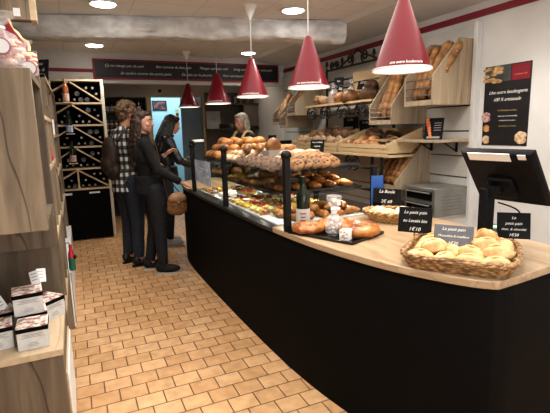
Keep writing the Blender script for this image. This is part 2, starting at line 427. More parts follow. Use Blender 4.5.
SNK = [pm('black_canvas', (.008, .008, .009), rough=.8), pm('white_rubber', (.42, .41, .39), rough=.6)]
BOOT = [pm('dark_leather_shoe', (.012, .009, .007), rough=.4), pm('dark_sole', (.008, .008, .008), rough=.7)]
GRS = [pm('pale_canvas', (.36, .35, .34), (.46, .45, .44), rough=.8), SNK[1]]
# 1: man in plaid, facing the counter (+X), turned slightly away
P = dict(k=1.04, head=(.03, .04, 1.70), headR=rotm(-.05, -.10), hk=1.08, neck=(0, .0, 1.545), hips=(0, 0, .98), chest=(0, 0, 1.36),
         shL=(-.195, 0, 1.475), elL=(-.25, .03, 1.18), wrL=(-.17, .24, 1.10), handL=((.5, .8, .1), (0, -.1, -1), (1, -.3, 0), .5),
         shR=(.195, 0, 1.475), elR=(.25, .06, 1.18), wrR=(.12, .27, 1.12), handR=((-.5, .8, .1), (0, -.1, -1), (-1, -.3, 0), .5),
         hpL=(-.10, 0, .96), knL=(-.105, .015, .52), anL=(-.11, -.02, .09), hpR=(.10, 0, .96), knR=(.105, .02, .52), anR=(.11, 0, .09), toeL=(-.2, 1), toeR=(.15, 1),
         skin=SKIN2, top_name='plaid_shirt', top=plaid(), puff=1.02, hem=-.13, trouser_mat=JEAND, leg=1.12, shoe_mats=BOOT, brow=(.12, .08, .05))
man, hc, hR = build_person('person', 'man with curly light brown hair in a black and white plaid shirt and backpack', (.52, 5.14, 0), -pi/2+.35, P)
bl = [((0, -.022, .045), (.086, .098, .088)), ((0, -.06, -.015), (.080, .062, .085)), ((0, .045, .092), (.06, .045, .03))]
Rr = random.Random(6)
for i in range(90):
    a = Rr.random()*2*pi; e_ = Rr.uniform(-.75, 1.35); d_ = V((cos(e_)*cos(a), cos(e_)*sin(a), sin(e_)))
    if d_.y > .45 and d_.z < .55: continue
    bl.append(((d_.x*.092, -.02+d_.y*.102, .03+d_.z*.096), (.027, .027, .024)))
hair_mesh(man, hc, hR, bl, CURLY, .007, .010, 70)
t = thing('backpack', 'dark brown backpack on the back of the man in plaid', 'backpack', (.52, 5.14, 0), -pi/2+.35)
g = MB(); g.ell((0, -.185, 1.25), (.13, .075, .21)); g.ell((0, -.235, 1.16), (.10, .05, .11)); g.ell((0, -.17, 1.10), (.13, .07, .12))
rmobj('pack_body', g, .01, pm('pack_brown', (.022, .014, .009), (.045, .028, .018), scale=20, rough=.7, bump=.2), t, 3, .004, 14)
for s_ in (1, -1): MB().tube(crom([(s_*.10, -.14, 1.08), (s_*.16, -.02, 1.10), (s_*.145, .135, 1.28), (s_*.12, .13, 1.42), (s_*.11, .02, 1.555), (s_*.10, -.13, 1.42)]), .014, 8).obj('shoulder_strap', MATS['pack_brown'], t)
# 2: woman in black with long brown hair and brown bag, facing +X
P = dict(k=.93, head=(.0, -.05, 1.60), headR=rotm(-.50, -.06), hk=1.0, neck=(0, -.07, 1.455), hips=(0, -.01, .92), chest=(0, -.07, 1.275),
         shL=(-.165, -.07, 1.385), elL=(-.20, -.02, 1.12), wrL=(-.13, .165, 1.24), handL=((.15, .75, .55), (.5, .5, -.6), (0, -.4, .9), .6),
         shR=(.165, -.07, 1.385), elR=(.215, .03, 1.115), wrR=(.165, .27, .965), handR=((-.05, .85, -.45), (-.2, -.35, -.9), (-1, 0, .1), .5),
         hpL=(-.085, 0, .90), knL=(-.09, .0, .49), anL=(-.11, -.07, .085), hpR=(.085, 0, .90), knR=(.095, .03, .49), anR=(.11, .03, .085), toeL=(-.1, 1), toeR=(.3, 1),
         skin=SKIN, top_name='black_sweater', top=KNIT, puff=1.04, hem=-.06, bust=True, trouser_mat=JEANB, leg=1.14, shoe_mats=SNK)
w1, hc, hR = build_person('person', 'woman with long brown hair in black sweater and jeans, standing nearest the camera', (.72, 4.74, 0), -pi/2, P)
bl = [((0, -.025, .040), (.084, .096, .082)), ((0, -.07, -.03), (.076, .052, .10)), ((0, .045, .082), (.055, .045, .03))]
for x, y0, y1, z1, r0, r1 in ((-.055, -.06, -.07, -.42, .032, .014), (-.025, -.08, -.10, -.48, .036, .016), (.02, -.08, -.10, -.50, .036, .016), (.055, -.065, -.085, -.48, .034, .014), (.078, -.03, -.05, -.44, .026, .011), (-.078, -.03, -.03, -.38, .024, .011), (.086, .0, .01, -.36, .018, .009), (.04, -.09, -.115, -.44, .028, .012), (-.04, -.09, -.11, -.42, .028, .012)):
    bl.append(((x, y0, 0.0), (x*1.25, (y0+y1)/2-.01, z1*.5), r0, r0*1.05)); bl.append(((x*1.25, (y0+y1)/2-.01, z1*.5), (x*1.35, y1, z1), r0*1.05, r1))
hair_mesh(w1, hc, hR, bl, BRN_H, .008, .008, 40)
# handbag hanging from her right forearm side
t = thing('handbag', 'brown leather handbag hanging at the hip of the long-haired woman', 'bag', (.92, 4.53, .635), 0)
g = MB(); g.ell((0, 0, .12), (.105, .055, .125)); g.ell((0, 0, .07), (.11, .06, .075)); g.ell((.0, -.035, .11), (.075, .03, .07))
rmobj('bag_body', g, .008, pm('bag_leather', (.16, .075, .032), (.26, .13, .06), scale=10, rough=.45, bump=.15), t, 3, .004, 18)
MB().ell((0, -.03, .17), (.098, .05, .075), 0, 16, 10, flat=.2).obj('flap', pm('flap_leather', (.22, .105, .05), (.30, .16, .08), scale=10, rough=.4), t)
MB().cyl((0, -.082, .15), (0, -.090, .15), .012, n=14).obj('clasp', pm('brass', (.55, .38, .14), rough=.3, metal=.9), t)
MB().tube(crom([(-.09, 0, .19), (-.13, .0, .45), (-.17, .02, .72), (-.205, .10, .845), (-.215, .2, .845), (-.16, .19, .62), (.0, .10, .30), (.08, .01, .19)]), .006, 6).obj('strap', pm('strap_leather', (.05, .025, .012), rough=.5), t)
# 3: woman with black hair in leather jacket at the far end of the counter
P = dict(k=.94, head=(.0, .10, 1.58), headR=rotm(.30, -.28), hk=.99, neck=(0, .03, 1.445), hips=(0, -.03, .93), chest=(0, .01, 1.28),
         shL=(-.17, .02, 1.385), elL=(-.21, .13, 1.13), wrL=(-.10, .33, 1.05), handL=((.3, .9, -.2), (0, -.2, -1), (1, 0, 0), .6),
         shR=(.17, .02, 1.385), elR=(.215, .13, 1.13), wrR=(.10, .33, 1.05), handR=((-.3, .9, -.2), (0, -.2, -1), (-1, 0, 0), .6),
         hpL=(-.085, -.03, .91), knL=(-.08, .0, .49), anL=(-.085, -.04, .085), hpR=(.085, -.03, .91), knR=(.085, .0, .49), anR=(.095, -.03, .085), toeL=(-.1, 1), toeR=(.2, 1),
         skin=SKIN, top_name='leather_jacket', top=LEATH, puff=1.06, hem=-.02, wr_amp=.008, trouser_mat=JEANB, leg=.98, shoe_mats=GRS)
w2, hc, hR = build_person('person', 'woman with straight black hair in a leather jacket at the counter\'s far end', (1.08, 5.80, 0), -pi/2-.1, P)
bl = [((0, -.025, .042), (.084, .096, .084)), ((0, -.07, -.03), (.080, .06, .11)), ((0, .04, .088), (.055, .045, .03))]
for x, y0, y1, z1, r0, r1 in ((-.06, -.07, -.13, -.36, .036, .022), (-.02, -.09, -.15, -.40, .04, .024), (.03, -.09, -.15, -.40, .04, .024), (.07, -.06, -.12, -.38, .036, .02), (.085, -.02, -.05, -.32, .026, .014), (-.085, -.02, -.05, -.30, .026, .014)):
    bl.append(((x, y0, 0.0), (x*1.2, (y0+y1)/2-.01, z1*.5), r0, r0*1.1)); bl.append(((x*1.2, (y0+y1)/2-.01, z1*.5), (x*1.2, y1, z1), r0*1.1, r1))
hair_mesh(w2, hc, hR, bl, BLK_H, .008, .004, 30)
# collar of the jacket
MB().tube([(.085*cos(a), .02+.075*sin(a), 1.445+.012*cos(2*a)) for a in [pi*.0+2*pi*i/20 for i in range(20)]], .022, 8, 0, True).obj('collar', LEATH, w2)
# 4: barista behind the counter, facing left (-X)
P = dict(k=.95, head=(.0, .05, 1.60), headR=rotm(.1, -.22), hk=1.0, neck=(0, .0, 1.455), hips=(0, 0, .93), chest=(0, 0, 1.28),
         shL=(-.175, 0, 1.375), elL=(-.22, .06, 1.10), wrL=(-.13, .27, 1.02), handL=((.3, .9, -.1), (0, -.2, -1), (1, 0, 0), .5),
         shR=(.175, 0, 1.375), elR=(.22, .06, 1.10), wrR=(.13, .27, 1.02), handR=((-.3, .9, -.1), (0, -.2, -1), (-1, 0, 0), .5),
         hpL=(-.085, 0, .91), knL=(-.085, .01, .49), anL=(-.085, -.02, .085), hpR=(.085, 0, .91), knR=(.085, .01, .49), anR=(.085, -.02, .085), toeL=(-.1, 1), toeR=(.1, 1),
         skin=SKIN, top_name='dark_blouse', top=pm('navy_blouse', (.010, .011, .018), (.022, .024, .034), scale=30, rough=.8), sleeve=.5, trouser_mat=JEANB, shoe_mats=BOOT, brow=(.3, .26, .2))
ba, hc, hR = build_person('person', 'woman with a grey-blond bob and a cream apron serving behind the counter', (2.22, 5.95, 0), pi/2+.35, P)
bl = [((0, -.025, .040), (.090, .100, .086)), ((0, -.06, -.03), (.088, .068, .10)), ((0, .04, .088), (.06, .05, .03)), ((.078, -.01, -.05), (.024, .052, .085)), ((-.078, -.01, -.05), (.024, .052, .085)), ((0, -.07, -.10), (.082, .05, .06))]
hair_mesh(ba, hc, hR, bl, GREY_H, .008, .004, 30)
APR = pm('apron_cream', (.62, .47, .26), (.70, .55, .33), scale=20, rough=.8)
g = MB()
for s_ in (1, -1): g.tube(crom([(s_*.09, .155, 1.25), (s_*.10, .135, 1.36), (s_*.098, .05, 1.462), (s_*.09, -.07, 1.44), (s_*.06, -.135, 1.30)]), .019, 8)
g.cbox((0, .150, 1.16), (.24, .02, .22)).cbox((0, .142, .92), (.32, .02, .40)); g.obj('apron', APR, ba, bevel=.004)
# ================================================================== SETTING
XR, XL, YB, YF, ZC = 3.35, -0.80, 6.95, 8.40, 2.62
# floor tiles: running bond laid along the back wall
def floor_mat():
    m = bpy.data.materials.new('terracotta_tiles'); m.use_nodes = True
    nt = m.node_tree; b = nt.nodes['Principled BSDF']
    tc = nt.nodes.new('ShaderNodeTexCoord'); mp = nt.nodes.new('ShaderNodeMapping')
    mp.inputs['Location'].default_value = (0.046+0.155*10, -2.822+0.128*60, 0)
    nt.links.new(tc.outputs['Object'], mp.inputs['Vector'])
    br = nt.nodes.new('ShaderNodeTexBrick'); br.offset = 0.5; br.offset_frequency = 2; br.squash = 1
    br.inputs['Scale'].default_value = 1.0; br.inputs['Brick Width'].default_value = 0.155; br.inputs['Row Height'].default_value = 0.128
    br.inputs['Mortar Size'].default_value = 0.0040; br.inputs['Mortar Smooth'].default_value = 0.2; br.inputs['Bias'].default_value = 0.0
    br.inputs['Color1'].default_value = (0.68, 0.43, 0.235, 1); br.inputs['Color2'].default_value = (0.55, 0.325, 0.16, 1)
    br.inputs['Mortar'].default_value = (0.15, 0.085, 0.045, 1)
    nt.links.new(mp.outputs[0], br.inputs['Vector'])
    n = nt.nodes.new('ShaderNodeTexNoise'); n.inputs['Scale'].default_value = 14; n.inputs['Detail'].default_value = 6
    nt.links.new(tc.outputs['Object'], n.inputs['Vector'])
    r = nt.nodes.new('ShaderNodeValToRGB'); r.color_ramp.elements[0].position = 0.3; r.color_ramp.elements[0].color = (0.72, 0.68, 0.64, 1)
    r.color_ramp.elements[1].position = 0.65; r.color_ramp.elements[1].color = (1, 1, 1, 1)
    nt.links.new(n.outputs['Fac'], r.inputs['Fac'])
    mx = nt.nodes.new('ShaderNodeMix'); mx.data_type = 'RGBA'; mx.blend_type = 'MULTIPLY'; mx.inputs['Factor'].default_value = 0.8
    nt.links.new(br.outputs['Color'], mx.inputs['A']); nt.links.new(r.outputs[0], mx.inputs['B'])
    nt.links.new(mx.outputs['Result'], b.inputs['Base Color']); b.inputs['Roughness'].default_value = 0.42
    bp = nt.nodes.new('ShaderNodeBump'); bp.inputs['Strength'].default_value = 0.5; bp.inputs['Distance'].default_value = 0.004; bp.invert = True
    nt.links.new(br.outputs['Fac'], bp.inputs['Height']); nt.links.new(bp.outputs[0], b.inputs['Normal'])
    return m
struct('floor', MB().box(XL-0.1, XR+0.1, -2.1, 10.2, -0.08, 0), floor_mat())

def ceiling_mat():
    m = bpy.data.materials.new('perforated_ceiling'); m.use_nodes = True
    nt = m.node_tree; b = nt.nodes['Principled BSDF']
    tc = nt.nodes.new('ShaderNodeTexCoord')
    br = nt.nodes.new('ShaderNodeTexBrick'); br.offset = 0.0
    br.inputs['Scale'].default_value = 1; br.inputs['Brick Width'].default_value = 0.6; br.inputs['Row Height'].default_value = 0.3
    br.inputs['Mortar Size'].default_value = 0.006; br.inputs['Color1'].default_value = (0.74, 0.745, 0.75, 1); br.inputs['Color2'].default_value = (0.76, 0.765, 0.77, 1)
    br.inputs['Mortar'].default_value = (0.62, 0.62, 0.62, 1)
    nt.links.new(tc.outputs['Object'], br.inputs['Vector'])
    v = nt.nodes.new('ShaderNodeTexVoronoi'); v.inputs['Scale'].default_value = 45; v.inputs['Randomness'].default_value = 0.15
    nt.links.new(tc.outputs['Object'], v.inputs['Vector'])
    r = nt.nodes.new('ShaderNodeValToRGB'); r.color_ramp.elements[0].position = 0.12; r.color_ramp.elements[0].color = (0.72, 0.72, 0.72, 1)
    r.color_ramp.elements[1].position = 0.25; r.color_ramp.elements[1].color = (1, 1, 1, 1)
    nt.links.new(v.outputs['Distance'], r.inputs['Fac'])
    mx = nt.nodes.new('ShaderNodeMix'); mx.data_type = 'RGBA'; mx.blend_type = 'MULTIPLY'; mx.inputs['Factor'].default_value = 0.7
    nt.links.new(br.outputs['Color'], mx.inputs['A']); nt.links.new(r.outputs[0], mx.inputs['B'])
    nt.links.new(mx.outputs['Result'], b.inputs['Base Color']); b.inputs['Roughness'].default_value = 0.9
    return m
struct('ceiling', MB().box(XL-0.1, XR+0.1, -2.1, 8.5, ZC, ZC+0.1), ceiling_mat())
# plaster strip sloping from the tiles to the right wall
GREY_PL = pm('grey_plaster', (0.64, 0.65, 0.66), (0.70, 0.705, 0.71), scale=2.5, rough=0.9, bump=0.1, bscale=25)
struct('trim_1', MB().prism([(2.72, ZC), (2.78, ZC-0.035), (XR, ZC-0.09), (XR, ZC)], 1, -2.0, YB), GREY_PL)
# walls
struct('wall_right', MB().box(XR, XR+0.12, -2.1, YF+0.1, 0, ZC), WHITE_WALL)
struct('wall_left', MB().box(XL-0.12, XL, -2.1, YF+0.1, 0, ZC), WHITE_WALL)
struct('wall_front', MB().box(XL-0.1, XR+0.1, -2.1, -2.0, 0, ZC), WHITE_WALL)
# bulkhead over the passage to the back room, and the wall the wine rack stands on
struct('wall_back', MB().box(XL, XR, YB, YB+0.14, 2.20, ZC).box(XL, 0.34, YB, YB+0.14, 0, 2.20), WHITE_WALL)
# far wall with doorway
BEIGE = pm('beige_plaster', (0.40, 0.36, 0.30), (0.46, 0.41, 0.35), scale=3, rough=0.85)
DX0, DX1, DZ = 1.355, 2.30, 2.11
struct('wall_far', MB().box(XL, DX0, YF, YF+0.1, 0, ZC).box(DX1, XR, YF, YF+0.1, 0, ZC).box(DX0, DX1, YF, YF+0.1, DZ, ZC), BEIGE)
# pale blue room behind the doorway
BLUE = pm('pale_blue_paint', (0.40, 0.62, 0.72), (0.46, 0.68, 0.77), scale=2, rough=0.7)
struct('wall_beyond', MB().box(0.9, 3.0, 9.7, 9.8, 0, 2.7).box(0.85, 0.95, YF+0.1, 9.8, 0, 2.7).box(2.95, 3.05, YF+0.1, 9.8, 0, 2.7).box(0.85, 3.05, YF+0.1, 9.8, 2.7, 2.8), BLUE)
GREYBLUE = pm('grey_blue_paint', (0.12, 0.17, 0.22), (0.14, 0.19, 0.24), rough=0.5)
d1 = struct('door_1', MB().box(1.90, 2.295, YF+0.03, YF+0.07, 0.01, 1.935).box(1.90, 2.295, YF+0.03, YF+0.07, 1.935, DZ-0.01, 1), [GREYBLUE, BLUE], bevel=0.004)
MB().cyl((1.96, YF+0.03, 1.0), (1.96, YF-0.02, 1.0), 0.012).cyl((1.96, YF-0.02, 1.0), (2.06, YF-0.02, 1.0), 0.01).obj('door_handle', STEEL, d1)
YELLOWED = pm('yellowed_wood', (0.40, 0.31, 0.17), (0.46, 0.36, 0.21), scale=4, rough=0.6)
struct('trim_2', MB().box(1.235, 1.355, YF-0.03, YF+0.0, 0, DZ+0.04), YELLOWED, bevel=0.004)
struct('trim_3', MB().box(2.30, 2.345, YF-0.03, YF, 0, DZ+0.04), YELLOWED, bevel=0.004)
# red stripes
struct('trim_4', MB().box(XR-0.012, XR, -2.0, YB, 2.412, 2.468), RED_TRIM)
struct('trim_5', MB().box(XL, 0.36, YB-0.012, YB, 2.345, 2.39), RED_TRIM)
# slatted wall panelling behind the bread bins
SLAT = pm('slat_panel', (0.50, 0.49, 0.46), (0.56, 0.55, 0.52), scale=3, rough=0.55)
GROOVE = pm('groove_dark', (0.06, 0.055, 0.05), rough=0.8)
sl = MB().box(3.33, XR, 2.97, 6.9, 0.0, 2.36, 1)
zs = [0.0, 0.20, 0.40, 0.60, 0.80, 1.0, 1.2, 1.43, 1.66, 1.88, 2.11, 2.36]
for a, b in zip(zs, zs[1:]): sl.box(3.30, 3.332, 2.975, 6.9, a+0.006, b-0.006)
struct('trim_6', sl, [SLAT, GROOVE])
struct('trim_7', MB().box(3.285, XR, 2.93, 2.972, 0, 2.37), pm('pale_edge', (0.62, 0.62, 0.61), rough=0.4), bevel=0.004)
# rough plastered beam under the ceiling
bm = MB(); N = 90; ns = 28; ring = []
p0 = V((XL, 5.17, 2.535)); p1 = V((2.80, 4.37, 2.535))
for i in range(N+1):
    t = i/N; p = p0.lerp(p1, t)
    for k in range(ns):
        a = 2*pi*k/ns; r = 0.135*(1+0.16*noise.noise((p.x*1.6, cos(a)*1.2, sin(a)*1.2)) + 0.13*noise.noise((p.x*6, cos(a)*3, sin(a)*3)))
        ca, sa = cos(a), sin(a); qx = abs(ca)**.55*(1 if ca > 0 else -1); qz = abs(sa)**.55*(1 if sa > 0 else -1)
        ring.append(p + V((0, qx*r*1.15, max(min(qz*r*.92, 0.084), -1))))
fs = [(i*ns+k, i*ns+(k+1) % ns, (i+1)*ns+(k+1) % ns, (i+1)*ns+k) for i in range(N) for k in range(ns)]
fs += [tuple(range(ns)), tuple(range(N*ns, (N+1)*ns))]
bm.add(ring, fs)
o = bm.obj('ceiling_beam', pm('beam_plaster', (0.50, 0.505, 0.51), (0.74, 0.745, 0.75), scale=11, rough=0.7, bump=1.0, bscale=30, stretch=(0.6, 1, 1)), smooth=60)
o['kind'] = 'structure'

# ================================================================== CEILING LIGHTS
def spot_light(x, y, e, ang=120, blend=0.6, z=ZC-0.03, col=(1, 0.86, 0.70), size=0.06):
    l = bpy.data.lights.new('ceiling_or_fill_spot', 'SPOT'); l.energy = e; l.spot_size = radians(ang); l.spot_blend = blend; l.color = col; l.shadow_soft_size = size
    o = bpy.data.objects.new('ceiling_or_fill_spot', l); COL.objects.link(o); o.location = (x, y, z); return o
t = thing('ceiling_spotlight', '', 'ceiling light')
MB().lathe([(0.10, 0.0), (0.124, -0.002), (0.126, -0.012), (0.112, -0.016), (0.10, -0.010)], 28, close=True).obj('trim_ring', WHITE_P, t)
MB().lathe([(0.0, -0.030), (0.06, -0.027), (0.095, -0.018), (0.105, -0.004), (0.0, -0.002)], 28).obj('diffuser', emis('spot_glow', (1, 0.95, 0.88), 14.0), t)
K = Kit(t)
for x, y, w in ((0.355, 4.36, 'round recessed ceiling spotlight in front of the grey beam, at top left'),
                (0.365, 6.37, 'round recessed ceiling spotlight between the grey beam and the banner'),
                (2.05, 4.02, 'round recessed ceiling spotlight between the two nearest pendant lamps'),
                (2.50, 6.40, 'small far recessed ceiling spotlight above the right end of the banner')):
    K.put((x, y, ZC), (0, 0, 0), w, 'recessed ceiling spotlights')
# ================================================================== COUNTER
FR = [(1.62, 5.58), (1.40, 5.52), (1.22, 5.38), (1.13, 5.16), (1.09, 4.85), (1.075, 4.4), (1.08, 3.5), (1.10, 2.7), (1.13, 2.2), (1.18, 1.85), (1.25, 1.56), (1.33, 1.36), (1.405, 1.225), (1.47, 1.155)]
FRC = [(p.x, p.y) for p in crom([(x, y, 0) for x, y in FR], 7)] + [(1.60, 1.165), (2.14, 1.225)]
def inset(pts, d):
    out = []
    for i, p in enumerate(pts):
        a = V((*pts[max(i-1, 0)], 0)); b = V((*pts[min(i+1, len(pts)-1)], 0)); t = (b-a).normalized()
        out.append((p[0]-t.y*d, p[1]+t.x*d))
    return out
ctr = thing('bakery_counter', 'long curved bakery counter with matt black front and pale wood worktop', 'counter', (1.5, 3.2, 0))
def W(mb): # world-coordinates builder -> local of counter
    for i, p in enumerate(mb.v): mb.v[i] = p - V((1.5, 3.2, 0))
    return mb
# front: a curved sheet with thickness
F0 = FRC; F1 = inset(FRC, 0.03)
n = len(F0); mb = MB()
vs = [(x, y, z) for z in (0.0, 0.85) for x, y in F0] + [(x, y, z) for z in (0.0, 0.85) for x, y in F1]
fs = []
for i in range(n-1):
    fs += [(i, i+1, n+i+1, n+i), (2*n+i, 3*n+i, 3*n+i+1, 2*n+i+1), (n+i, n+i+1, 3*n+i+1, 3*n+i), (i, 2*n+i, 2*n+i+1, i+1)]
fs += [(0, n, 3*n, 2*n), (n-1, 2*n-1+0, 4*n-1, 3*n-1)]
mb.add(vs, fs); W(mb).obj('front_panel', BLACK_LAM, ctr, smooth=60)
back = [(2.13, 1.26), (2.13, 5.5), (1.62, 5.5)]
W(MB().box(2.10, 2.13, 1.3, 5.5, 0, 0.85)).obj('rear_panel', BLACK_LAM, ctr)
# worktop: near piece, far piece, steel deck inside the glass case
def topslab(pts, z0, z1): return MB().prism(pts, 2, z0, z1)
YS, YE = 2.50, 4.62
ov = inset(FRC, -0.012)
near = [p for p in ov if p[1] < YS]; far = [p for p in ov if p[1] > YE]; mid = [p for p in ov if YS <= p[1] <= YE]
xs = near[0][0]; xe = far[-1][0]
W(topslab([(xs, YS)] + near + [(2.145, 1.22), (2.145, YS)], 0.85, 0.885)).obj('worktop', WORKTOP, ctr, bevel=0.004)
W(topslab([(2.145, YE), (2.145, 5.58)] + far + [(xe, YE)], 0.85, 0.885)).obj('worktop', WORKTOP, ctr, bevel=0.004)
W(topslab([(2.145, YS), (2.145, YE), (xe, YE)] + mid + [(xs, YS)], 0.85, 0.872)).obj('display_deck', pm('deck_black', (0.014, 0.014, 0.014), (0.02, 0.02, 0.02), rough=0.35), ctr)

# ------------------------------------------------------------------ glass display case
case = thing('glass_display_case', 'glass pastry display case with black posts on the curved counter', 'display case', (1.5, 3.4, 0.872))
def WC(mb):
    for i, p in enumerate(mb.v): mb.v[i] = p - V((1.5, 3.4, 0.872))
    return mb
ZS1, ZS2 = 1.215, 1.055        # top faces of the two shelves
PY = [(1.125, 2.33), (1.11, 3.47), (1.105, 4.50)]
PB = [(1.97, 2.62), (1.97, 3.47), (1.97, 4.50)]
for k, (x, y) in enumerate(PY + PB):
    zt = 1.335 if k < 3 else ZS1
    zb = 0.885 if k in (0,) else 0.872
    p = WC(MB().box(x-0.019, x+0.019, y-0.019, y+0.019, zb, zt)).obj('post', BLACK_MET, case, bevel=0.003)
    if k < 3:
        WC(MB().ell((x, y, zt+0.008), (0.032, 0.032, 0.03))).obj('clamp_knob', BLACK_MET, p)
        WC(MB().box(x, x+0.07, y-0.012, y+0.012, ZS1-0.035, ZS1-0.012)).obj('shelf_arm', BLACK_MET, p)
sh1 = [(1.15, 2.50), (1.16, 4.50), (1.95, 4.50), (1.95, 2.62)]
sh2 = [(1.17, 2.54), (1.17, 4.50), (1.95, 4.50), (1.95, 2.66)]
SHG = glass_mat('shelf_glass', (0.90, 0.94, 0.92), 0.05)
WC(topslab(sh1, ZS1-0.01, ZS1)).obj('glass_shelf', SHG, case)
WC(topslab(sh2, ZS2-0.01, ZS2)).obj('glass_shelf', SHG, case)
for z in (ZS1, ZS2):
    WC(MB().box(1.97-0.012, 1.97+0.012, 2.64, 4.5, z-0.03, z-0.011)).obj('shelf_rail', BLACK_MET, case)
def case_fill_spot(x, y, z, e):  # unseen fill spots added under the shelves to brighten the goods
    l = bpy.data.lights.new('case_fill_spot', 'SPOT'); l.energy = e; l.spot_size = radians(150); l.spot_blend = .8; l.color = (1, .94, .84); l.shadow_soft_size = .012
    o = bpy.data.objects.new('case_fill_spot', l); COL.objects.link(o); o.location = (x, y, z); o.rotation_euler = (0, .25, 0)
for y in (2.75, 3.1, 3.5, 3.9, 4.3):
    case_fill_spot(1.80, y, ZS2-.016, 3.2); case_fill_spot(1.80, y, ZS1-.016, 2.6); case_fill_spot(1.30, y, ZS2-.016, 1.6)
for a, b in zip(PY, PY[1:]):
    d = (V((*b, 0))-V((*a, 0))).normalized()*0.022; q = V((0.004, 0, 0))
    mb = MB(); A = V((*a, 0))+d; B = V((*b, 0))-d
    mb.add([A+V((0, 0, .89)), B+V((0, 0, .89)), B+V((0, 0, 1.30)), A+V((0, 0, 1.30)), A+q+V((0, 0, .89)), B+q+V((0, 0, .89)), B+q+V((0, 0, 1.30)), A+q+V((0, 0, 1.30))],
           [(0, 1, 2, 3), (7, 6, 5, 4), (0, 4, 5, 1), (1, 5, 6, 2), (2, 6, 7, 3), (3, 7, 4, 0)])
    WC(mb).obj('front_pane', GLASS, case, smooth=0)

# ------------------------------------------------------------------ bakery goods prototypes
def bumps(mb, c, r, n, rr, mi, seed):
    R = random.Random(seed)
    for i in range(n):
        a = R.random()*2*pi; q = r*sqrt(R.random())
        mb.ell((c[0]+q*cos(a), c[1]+q*sin(a), c[2]+R.random()*rr*0.3), (rr*R.uniform(.8, 1.2), rr*R.uniform(.8, 1.2), rr*R.uniform(.6, 1)), mi, 8, 5)
def roll(seed, r=(0.06, 0.05, 0.036), amp=0.12): return MB().ell((0, 0, r[2]*0.72), r, 0, 18, 11, amp, 1.8, seed, flat=0.72)
def croissant(seed):
    mb = MB(); pts = []; rs = []
    for i in range(25):
        t = i/24; a = pi*(0.12+0.76*t); pts.append((0.062*cos(a), 0.062*sin(a)-0.045, 0.026)); k = sin(pi*t)
        rs.append(0.006+0.022*k**0.8*(1+0.13*cos(t*44)))
    mb.tube(pts, rs, 10); 
    for i, p in enumerate(mb.v): mb.v[i].z = max(p.z, 0)
    return mb
def cookie(seed):
    mb = MB().lathe([(0.0, 0.0), (0.048, 0.0), (0.054, 0.006), (0.05, 0.012), (0.03, 0.0155), (0.0, 0.017)], 18, 0, wob=0.1, seed=seed)
    bumps(mb, (0, 0, 0.0145), 0.04, 7, 0.006, 1, seed); return mb
def baguette(seed, L=0.52, r=0.034):
    """stands along +Z from the origin"""
    pts = []; rs = []; R = random.Random(seed); bx = R.uniform(-.03, .03)
    for i in range(41):
        t = i/40; pts.append((bx*sin(pi*t), 0.008*sin(5*t+seed), t*L))
        e = min(t, 1-t)*L/0.09
        rs.append(r*min(1, sqrt(max(e*(2-e), 0)) if e < 1 else 1)*(1+0.11*sin(t*pi*9+seed)) + 0.002)
    mb = MB().tube(pts, rs, 12)
    for k in range(5):
        t = 0.15+0.155*k; z = t*L; b0 = bx*sin(pi*t)
        mb.tube([(b0-0.018, -r*0.82, z), (b0, -r*1.03, z+0.022), (b0+0.018, -r*0.82, z+0.045)], [0.003, 0.007, 0.003], 6, 1)
    return mb
def batard(seed, L=0.24, r=0.055):
    mb = MB().ell((0, 0, r*0.75), (L/2, r*1.05, r), 0, 20, 12, 0.10, 2.2, seed, flat=0.75)
    for k in range(3):
        x = (-0.25+0.25*k)*L
        mb.tube([(x-0.02, -r*0.5, r*1.55), (x, 0, r*1.74), (x+0.02, r*0.5, r*1.55)], [0.003, 0.008, 0.003], 6, 1)
    return mb
def brioche_ring(seed, R0=0.075, r=0.036):
    mb = MB(); N = 36; ns = 12; vs = []
    for i in range(N):
        a = 2*pi*i/N; rr = r*(1+0.10*cos(7*a+seed)); 
        for k in range(ns):
            b = 2*pi*k/ns; kk = 1+0.18*noise.noise((cos(a)*2.5+seed, sin(a)*2.5, cos(b)*1.5))
            vs.append(((R0+rr*kk*1.1*cos(b))*cos(a), (R0+rr*kk*1.1*cos(b))*sin(a), max(rr*kk*sin(b)+r*0.75, 0)))
    mb.add(vs, [(i*ns+k, ((i+1) % N)*ns+k, ((i+1) % N)*ns+(k+1) % ns, i*ns+(k+1) % ns) for i in range(N) for k in range(ns)])
    mb.ell((0, 0, r*0.55), (R0*0.9, R0*0.9, r*0.75), 1, 16, 8, 0.1, 3, seed, flat=0.6); return mb
def tart(seed, R=0.05, h=0.022, nb=10, rb=0.012):
    mb = MB().lathe([(0, 0), (R*0.82, 0), (R*0.98, h), (R, h*1.08), (R*0.9, h*1.05), (R*0.86, h*0.8), (0, h*0.8)], 24, 0, wob=0.03, seed=seed)
    bumps(mb, (0, 0, h*0.95), R*0.68, nb, rb, 1, seed); return mb

